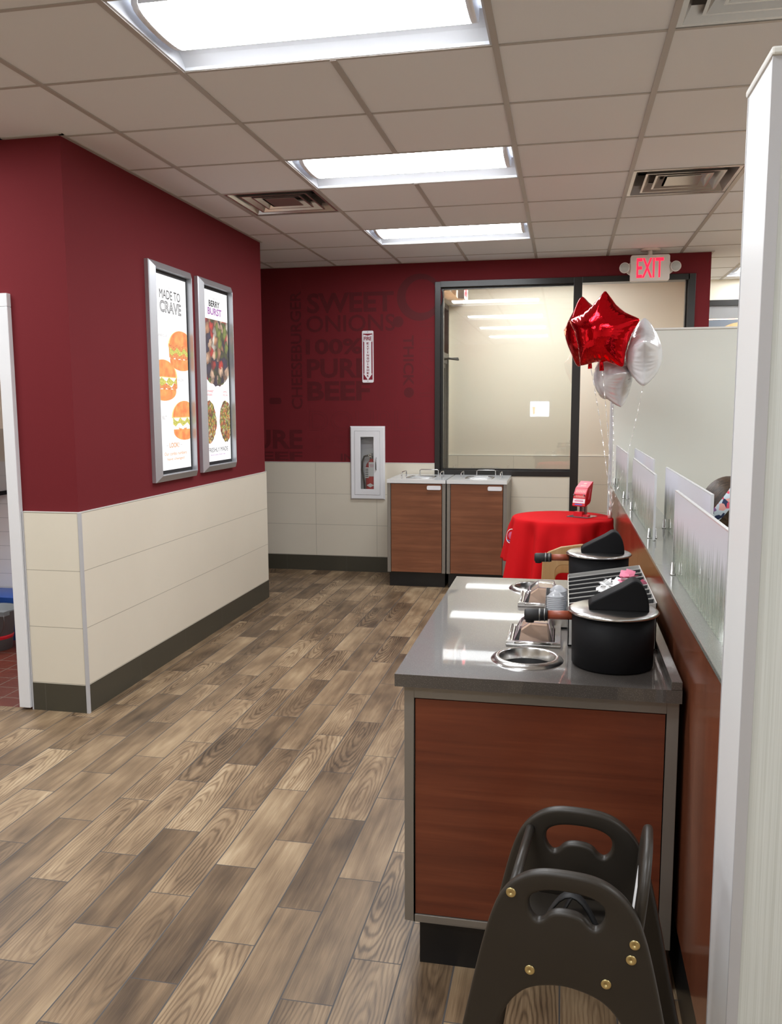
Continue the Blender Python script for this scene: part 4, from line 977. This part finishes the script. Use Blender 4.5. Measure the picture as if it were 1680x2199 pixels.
cl = MB().use('red_cloth').add(vs, fs, True).build('tablecloth', recalc=True); cl.location = (TX, TY, TZ)
sm_ = cl.modifiers.new('thick', 'SOLIDIFY'); sm_.thickness = .002; sm_.offset = 1
tag(cl, 'bright red cloth draped over the round table, with a white ring emblem', 'tablecloth')
# round emblem on the left drape (plain ring; no figure)
th0 = math.radians(192); em = MB().use('paper')
def emfn(p):
    a = th0+p.x/.33; x_, y_, z_ = clothpt(a, TR+.12+(-p.z)); r = math.hypot(x_, y_)+.005+p.y; return Vector((r*math.cos(a), r*math.sin(a), z_))
em.prism(circ(0, 0, .047, 36), 0, .0012, emfn, holes=(circ(0, 0, .042, 36)[::-1],)); em.use('ink_pink').prism(circ(0, .004, .024, 28), 0, .001, emfn); em.use('ink_blue').prism([(-.030, -.026), (.030, -.026), (.024, -.033), (-.024, -.033)], 0, .0012, emfn)
em.build('emblem', cl, recalc=False)
db = thing('donation_box', 'slanted red and pink box on a clear stand on the red table', 'box', (.112, 5.34, TZ+.006), -.50); db.scale = (1.12, 1.12, 1.12)
fn = lambda p: Vector((p.y, p.x, p.z))
mb = MB().use('red_plastic'); mb.prism([(-.036, .062), (-.020, .125), (.0, .158), (.060, .192), (.062, .188), (.036, .085), (.026, .073), (-.026, .058)], -.038, .038, fn); mb.build('body', db, bevel=.003)
def face(p0, p1):   # slanted front face coordinates: u across, v up along the profile segment
    a = Vector((0, p0[0], p0[1])); b = Vector((0, p1[0], p1[1])); d = (b-a); L = d.length; d.normalize(); nn = Vector((0, -d.z, d.y))
    return (lambda p: a+d*p.z+Vector((p.x, 0, 0))+nn*p.y), L
ff, L = face((-.036, .062), (-.020, .125)); mb = MB().use('sign_white').prism([(-.036, .016), (.036, .016), (.036, .040), (-.036, .040)], .0004, .001, ff); mb.use('ink_blue').prism([(-.022, .005), (.022, .005), (.022, .011), (-.022, .011)], .0004, .001, ff)
mb.use('ink_pink'); mb.prism([(-.026, .025), (.026, .025), (.026, .030), (-.026, .030)], .0011, .0014, ff); mb.prism([(-.020, .034), (.024, .034), (.024, .0355), (-.020, .0355)], .0011, .0014, ff)
mb.use('ink_peach')
for k in range(7): mb.prism([(-.030+k*.009, .046), (-.025+k*.009, .046), (-.024+k*.009, .058), (-.029+k*.009, .058)], .0004, .0012, ff)
mb.build('front_label', db, recalc=False)
ff, L = face((-.020, .125), (.0, .158)); mb = MB().use('pink_card').prism([(-.036, .002), (.036, .002), (.036, L-.002), (-.036, L-.002)], .0004, .001, ff); mb.use('ink_peach')
for k in range(6): mb.prism([(-.028+k*.010, .010), (-.021+k*.010, .010), (-.020+k*.010, .026), (-.027+k*.010, .026)], .001, .0014, ff)
ff, L = face((.0, .158), (.060, .192)); mb.use('pink_card').prism([(-.036, .002), (.036, .002), (.036, L-.002), (-.036, L-.002)], .0004, .001, ff); mb.use('ink_peach').prism([(-.016, .016), (.018, .016), (.018, .026), (-.016, .026)], .001, .0014, ff); mb.prism([(-.006, .034), (.012, .034), (.012, .05), (-.006, .05)], .001, .0014, ff); mb.build('top_label', db, recalc=False)
MB().use('pink_card').prism(rbox(.006, .095, .020, .155, .006), -.0005, .0005, lambda p: Vector((.0385+p.y, p.x*.9+(p.z-.095)*.25, p.z))).build('side_slot', db)
mb = MB().use('clear_plastic').box(-.003, -.015, .004, .0, .03, .075).box(.02, -.01, .004, .023, .03, .08); mb.build('stem', db)
mb = MB().use('clear_plastic'); mb.prism([(-.06, -.055), (.065, -.055), (.065, .065), (-.06, .065)], 0, .004, lambda p: Vector((p.x, p.z, p.y))); mb.build('base_plate', db)
bx('red_foot', 'red_plastic', db, -.028, -.035, .004, .022, .0, .030); bx('red_foot', 'red_plastic', db, .0225, -.03, .004, .055, .0, .014)
for sx in (-1, 1): MB().use('steel_dark').tube([(sx*.030, -.020, .118), (sx*.030, -.034, .124)], .0035, 8).build('screw', db)

# ------------------------------------------------------------------ foil star balloons
def star(name, label, c, R, th, yaw, roll, mname, group, anchor, tilt=0, tail=True, puff=1.0):
    rot = Matrix.Rotation(yaw, 3, 'Z') @ Matrix.Rotation(tilt, 3, 'X') @ Matrix.Rotation(roll, 3, 'Y')
    t = thing(name, label, 'balloon', c, 0, group)
    NA, NR = 150, 22
    def rad(a):     # outline of rounded five point star
        q = ((a-PI/2) % (2*PI/5)); q = min(q, 2*PI/5-q)      # 0 at tip .. pi/5 at notch
        ri = .66; A = Vector((1, 0)); B = Vector((ri*math.cos(PI/5), ri*math.sin(PI/5)))
        d = Vector((math.cos(q), math.sin(q))); e = B-A; den = d.x*e.y-d.y*e.x
        r = (A.x*e.y-A.y*e.x)/den
        return R*(r - .012*math.exp(-(q/.03)**2) + .03*math.exp(-((PI/5-q)/.16)**2))
    vs = []; fs = []
    for sgn in (-1, 1):
        b0 = len(vs); vs.append((0, sgn*th, 0))
        for i in range(1, NR+1):
            s_ = i/NR; s_ = math.sin(s_*PI/2)
            for k in range(NA):
                a = 2*PI*k/NA; rr = rad(a)
                q = ((a-PI/2) % (2*PI/5)); q = min(q, 2*PI/5-q)
                rb = rr*s_**3+R*.80*(1-s_**3); x_ = s_*rb*math.cos(a); z_ = s_*rb*math.sin(a)
                tipw = rr/R
                h_2 = th*max(0, 1-s_**2)**.72
                # seam wrinkles
                wr = .006*math.sin(a*34+2*math.sin(a*7))*(s_**6)*(1 if s_ < .999 else 0) + .004*math.sin(a*61)*(s_**8)*(1 if s_ < .999 else 0)
                vs.append((x_, sgn*(h_2+wr*.8*min(1, h_2/.035)), z_))
        for k in range(NA): fs.append((b0, b0+1+k, b0+1+(k+1) % NA) if sgn < 0 else (b0, b0+1+(k+1) % NA, b0+1+k))
        for i in range(NR-1):
            for k in range(NA):
                a_, b_ = b0+1+i*NA+k, b0+1+i*NA+(k+1) % NA; c_2, d_ = a_+NA, b_+NA
                fs.append((a_, c_2, d_, b_) if sgn < 0 else (a_, b_, d_, c_2))
    MB().use(mname).add(vs, fs, True, lambda p: rot @ p).build('foil', t)
    # bottom notch direction is straight down
    bot = rot @ Vector((0, 0, -R*.58))
    if tail:
        pts = [bot+Vector((0, 0, .02)), bot+Vector((0, -.004, -.03)), bot+Vector((.002, -.006, -.080))]
        MB().use(mname).tube(pts, [.016, .011, .014], 10, fn=lambda p: Vector((p.x, bot.y+(p.y-bot.y)*.35, p.z))).build('neck_tail', t)
    A = Vector(c)+bot+Vector((0, 0, -.04)); Bp = Vector(anchor); pts = []
    rg = random.Random(int(c[0]*1000)+3); L = (Bp-A)
    n_ = 120; vs = []; fs = []
    for k in range(n_+1):
        f = k/n_; p = A+L*f+Vector((math.sin(PI*f)*.012, 0, 0)); tw = f*46+rg.random()*.1; w = .0028
        vs += [tuple(p+Vector((math.cos(tw)*w, math.sin(tw)*w, 0))-Vector(c)), tuple(p-Vector((math.cos(tw)*w, math.sin(tw)*w, 0))-Vector(c))]
    for k in range(n_): fs.append((2*k, 2*k+1, 2*k+3, 2*k+2))
    MB().use('ribbon_silver').add(vs, fs).build('ribbon', t, recalc=False)
    return t
AN = (.287, 5.30, .935)
star('star_balloon', 'large red foil star balloon at the front of the bunch', (.212, 5.27, 2.000), .246, .120, -.55, .06, 'red_foil', 'red star balloons', AN, .05)
star('star_balloon', 'red foil star balloon behind and left of the large red star', (.125, 5.50, 2.015), .235, .115, -.95, -.10, 'red_foil', 'red star balloons', AN, .12)
star('star_balloon', 'white foil star balloon on the right, seen edge-on beside the pale divider', (.452, 5.30, 1.865), .225, .105, 1.50, .0, 'white_foil', 'white star balloons', AN, -.02, False)
star('star_balloon', 'white foil star balloon lowest in the bunch, under the red stars', (.285, 5.46, 1.745), .205, .112, -1.20, .22, 'white_foil', 'white star balloons', AN, .12, False)
t = thing('balloon_weight', 'small silver weight holding the balloon ribbons at the table edge', 'weight', (.282, 5.30, TZ+.006))
MB().use('ribbon_silver').lathe([(.001, 0), (.012, 0), (.014, .02), (.008, .04), (.003, .05), (.001, .05)], seg=14).build('weight_body', t)
for k in range(5):
    a = k*1.25; MB().use('ribbon_silver').tube([(0, 0, .045), (.006*math.cos(a), .012*math.sin(a), .075), (.010*math.cos(a+.5), .02*math.sin(a), .05), (.012*math.cos(a), .022*math.sin(a), .02)], .0014, 5).build('curl', t)

# ------------------------------------------------------------------ seated person behind the low divider
def eval_mesh(o):
    dg = bpy.context.evaluated_depsgraph_get(); dg.update(); me = bpy.data.meshes.new_from_object(o.evaluated_get(dg)); return me
def skin(chains, sub=2):
    """chains: list of (list of (x,y,z,r)); chains after the first start at the nearest existing vertex"""
    vs = []; es = []; rs = []
    for ch in chains:
        prev = None
        for k, (x_, y_, z_, r) in enumerate(ch):
            if k == 0 and vs:
                d = [(Vector(q)-Vector((x_, y_, z_))).length for q in vs]; m_ = min(range(len(d)), key=lambda i: d[i])
                if d[m_] < .02: prev = m_; continue
            vs.append((x_, y_, z_)); rs.append(r)
            if prev is not None: es.append((prev, len(vs)-1))
            prev = len(vs)-1
    me = bpy.data.meshes.new('s'); me.from_pydata(vs, es, []); o = bpy.data.objects.new('s', me); COL.objects.link(o)
    sk = o.modifiers.new('skin', 'SKIN'); sk.use_smooth_shade = True
    if not me.skin_vertices: 
        bpy.context.view_layer.update()
    lay = me.skin_vertices[0].data if me.skin_vertices else None
    if lay is None:
        bpy.context.view_layer.objects.active = o; bpy.ops.mesh.customdata_skin_add(); lay = me.skin_vertices[0].data
    for i, r in enumerate(rs): lay[i].radius = (r, r); lay[i].use_root = (i == 0)
    ss_ = o.modifiers.new('sub', 'SUBSURF'); ss_.levels = ss_.render_levels = sub
    out = eval_mesh(o); bpy.data.objects.remove(o); return out
def to_obj(me, name, mname, parent, extra=None, remesh=None):
    bm = bmesh.new(); bm.from_mesh(me)
    if extra:
        for vs, fs in extra:
            vv = [bm.verts.new(p) for p in vs]
            for f in fs:
                try: bm.faces.new([vv[i] for i in f])
                except ValueError: pass
        bmesh.ops.recalc_face_normals(bm, faces=bm.faces)
    m2 = bpy.data.meshes.new(name); bm.to_mesh(m2); bm.free(); o = bpy.data.objects.new(name, m2); COL.objects.link(o)
    if remesh:
        r = o.modifiers.new('r', 'REMESH'); r.mode = 'VOXEL'; r.voxel_size = remesh; r.use_smooth_shade = True
        s2 = o.modifiers.new('sm', 'SMOOTH'); s2.iterations = 3; s2.factor = .5
        m3 = eval_mesh(o); bpy.data.objects.remove(o); o = bpy.data.objects.new(name, m3); COL.objects.link(o)
    for p in o.data.polygons: p.use_smooth = True
    o.data.materials.clear(); o.data.materials.append(MT[mname].m); o.parent = parent; return o
def ellipsoid(c, r, n=28, m=20, fn=None):
    vs = []; fs = []
    for i in range(m+1):
        ph = PI*i/m
        for k in range(n):
            th = 2*PI*k/n; p = Vector((math.sin(ph)*math.cos(th), math.sin(ph)*math.sin(th), math.cos(ph)))
            q = Vector((p.x*r[0], p.y*r[1], p.z*r[2]))
            if fn: q = fn(q, p)
            vs.append(tuple(q+Vector(c)))
    for i in range(m):
        for k in range(n): fs.append((i*n+k, i*n+(k+1) % n, (i+1)*n+(k+1) % n, (i+1)*n+k))
    return vs, fs
ps = thing('person', 'person with brown hair and a floral headband seated behind the low divider', 'person', (.645, 3.30, -.010))
# local frame: +x is where the person faces, hips at x=0
HC = Vector((-.035, 0, 1.195))       # head centre
def headfn(q, p):
    q = q.copy()
    if q.z < -.02: k = (-.02-q.z)/.09; q.y *= 1-.38*k; q.x = q.x*(1-.18*k)+.012*k      # jaw
    if p.x < 0: q.x *= 1.04; 
    if p.x > .55 and abs(q.y) < .05 and -.03 < q.z < .03: q.x -= .004                   # eye line
    return q
head = [ellipsoid(HC, (.094, .074, .112), fn=headfn), ellipsoid(HC+Vector((.098, 0, -.022)), (.016, .013, .026), 12, 10), ellipsoid(HC+Vector((.083, 0, -.062)), (.014, .026, .011), 12, 8), ellipsoid(HC+Vector((.078, 0, -.095)), (.016, .022, .014), 12, 8)]
for s_ in (-1, 1): head.append(ellipsoid(HC+Vector((-.004, s_*.076, -.018)), (.016, .009, .030), 12, 10))
body = skin([[(0, 0, .52, .10), (-.01, 0, .66, .105), (-.01, 0, .80, .115), (-.02, 0, .93, .10), (-.03, 0, 1.0, .055), (-.032, 0, 1.06, .048), (-.03, 0, 1.12, .05)],
             [(-.02, 0, .93, .1), (-.02, .15, .94, .055), (.0, .185, .80, .042), (.03, .19, .70, .038), (.16, .16, .70, .032), (.26, .12, .72, .024), (.31, .11, .725, .026)],
             [(-.02, 0, .93, .1), (-.02, -.15, .94, .055), (.0, -.185, .80, .042), (.03, -.19, .70, .038), (.16, -.16, .70, .032), (.26, -.12, .72, .024), (.31, -.11, .725, .026)],
             [(0, 0, .52, .1), (.05, .09, .53, .085), (.25, .11, .53, .075), (.44, .11, .52, .056), (.46, .11, .30, .048), (.45, .11, .09, .036), (.50, .11, .045, .033), (.58, .11, .03, .026)],
             [(0, 0, .52, .1), (.05, -.09, .53, .085), (.25, -.11, .53, .075), (.44, -.11, .52, .056), (.46, -.11, .30, .048), (.45, -.11, .09, .036), (.50, -.11, .045, .033), (.58, -.11, .03, .026)]])
fing = []
for s_ in (-1, 1):
    for k in range(4):
        y_ = s_*.11+(k-1.5)*.019; L = (.062, .072, .068, .052)[k if s_ > 0 else 3-k]
        m_ = skin([[(.31, y_*.9+s_*.011, .725, .010), (.335, y_, .727, .0088), (.335+L*.6, y_+(k-1.5)*.002, .722, .008), (.335+L, y_+(k-1.5)*.003, .708, .0068)]], 1)
        fing.append(([tuple(q.co) for q in m_.vertices], [tuple(f.vertices) for f in m_.polygons]))
    m_ = skin([[(.295, s_*.09, .72, .011), (.315, s_*.068, .718, .010), (.345, s_*.058, .712, .0085)]], 1)
    fing.append(([tuple(q.co) for q in m_.vertices], [tuple(f.vertices) for f in m_.polygons]))
to_obj(body, 'body', 'skin', ps, head+fing, .006)
MB().use('paper').add(*ellipsoid(HC+Vector((.083, .031, .012)), (.010, .013, .008), 12, 8), smooth=True).add(*ellipsoid(HC+Vector((.083, -.031, .012)), (.010, .013, .008), 12, 8), smooth=True).use('ink_black').add(*ellipsoid(HC+Vector((.0915, .031, .012)), (.003, .006, .006), 10, 6), smooth=True).add(*ellipsoid(HC+Vector((.0915, -.031, .012)), (.003, .006, .006), 10, 6), smooth=True).build('eyes', ps)
shirt = skin([[(0, 0, .50, .125), (-.01, 0, .66, .125), (-.01, 0, .80, .130), (-.02, 0, .93, .108), (-.03, 0, .995, .060)], [(-.02, 0, .93, .1), (-.02, .15, .94, .068), (.0, .187, .82, .056)], [(-.02, 0, .93, .1), (-.02, -.15, .94, .068), (.0, -.187, .82, .056)]])
to_obj(shirt, 'shirt', 'shirt_grey', ps)
tr = skin([[(0, 0, .52, .118), (.05, .09, .53, .100), (.25, .11, .53, .088), (.44, .11, .52, .068), (.46, .11, .30, .058), (.45, .11, .10, .050)], [(0, 0, .52, .11), (.05, -.09, .53, .100), (.25, -.11, .53, .088), (.44, -.11, .52, .068), (.46, -.11, .30, .058), (.45, -.11, .10, .050)]])
to_obj(tr, 'trousers', 'denim', ps)
for s_ in (-1, 1): MB().use('black_rubber').add(*ellipsoid((.50, s_*.11, .045), (.125, .047, .045), 20, 12, lambda q, p: Vector((q.x, q.y, max(q.z, -.045)*(1-.35*max(0, p.x))))), smooth=True).build('shoe', ps)
# hair: cap pulled back into a low bun
def hairfn(q, p):
    q = q.copy()
    if p.x > .35 and q.z < .045: q.x *= .80; q.y *= .9
    if q.z < -.03 and p.x > -.1: q.x *= .72; q.y *= .86; q.z = max(q.z, -.05)
    return q
mb = MB().use('brown_hair').add(*ellipsoid(HC+Vector((-.010, 0, .012)), (.100, .083, .116), 32, 22, hairfn), smooth=True).add(*ellipsoid(HC+Vector((-.115, 0, -.045)), (.040, .042, .040), 20, 14), smooth=True); mb.build('hair', ps)
# headband: tilted ring from behind the ears over the crown
mb = MB().use('floral_band'); n_ = 48; vs = []; fs = []
tilt_ = Matrix.Rotation(.62, 3, 'Y')
for k in range(n_):
    a = 2*PI*k/n_
    for w_, rr in ((-.022, 1.0), (-.014, 1.028), (.014, 1.028), (.022, 1.0)):
        p = tilt_ @ Vector((w_, math.cos(a)*.0845*rr, math.sin(a)*.111*rr)); vs.append(tuple(p+HC+Vector((-.034, 0, .036))))
for k in range(n_):
    for q in range(3): fs.append((k*4+q, k*4+q+1, ((k+1) % n_)*4+q+1, ((k+1) % n_)*4+q))
mb.add(vs, fs, True); mb.build('headband', ps)

# ------------------------------------------------------------------ lit ordering screen on the wall behind the viewer (seen only as a reflection in the window)
t = thing('display_screen', 'small lit screen on the wall behind the viewer, reflected in the big window', 'screen', (-.52, RY0, 1.34))
MB().use('black_plastic').prism(rbox(-.21, 0, .21, .34, .012), 0, .03, lambda p: p).build('housing', t)
emis('screen_glow', (.80, .86, 1.0), 9); emis('screen_orange', (.75, .30, .12), 7)
MB().use('screen_glow').box(-.195, .031, .015, .195, .032, .325).build('display', t)
MB().use('screen_orange').prism([(-.14, .05), (-.10, .05), (-.085, .22), (-.155, .22)], .0325, .033, lambda p: p).build('printed_cup', t)
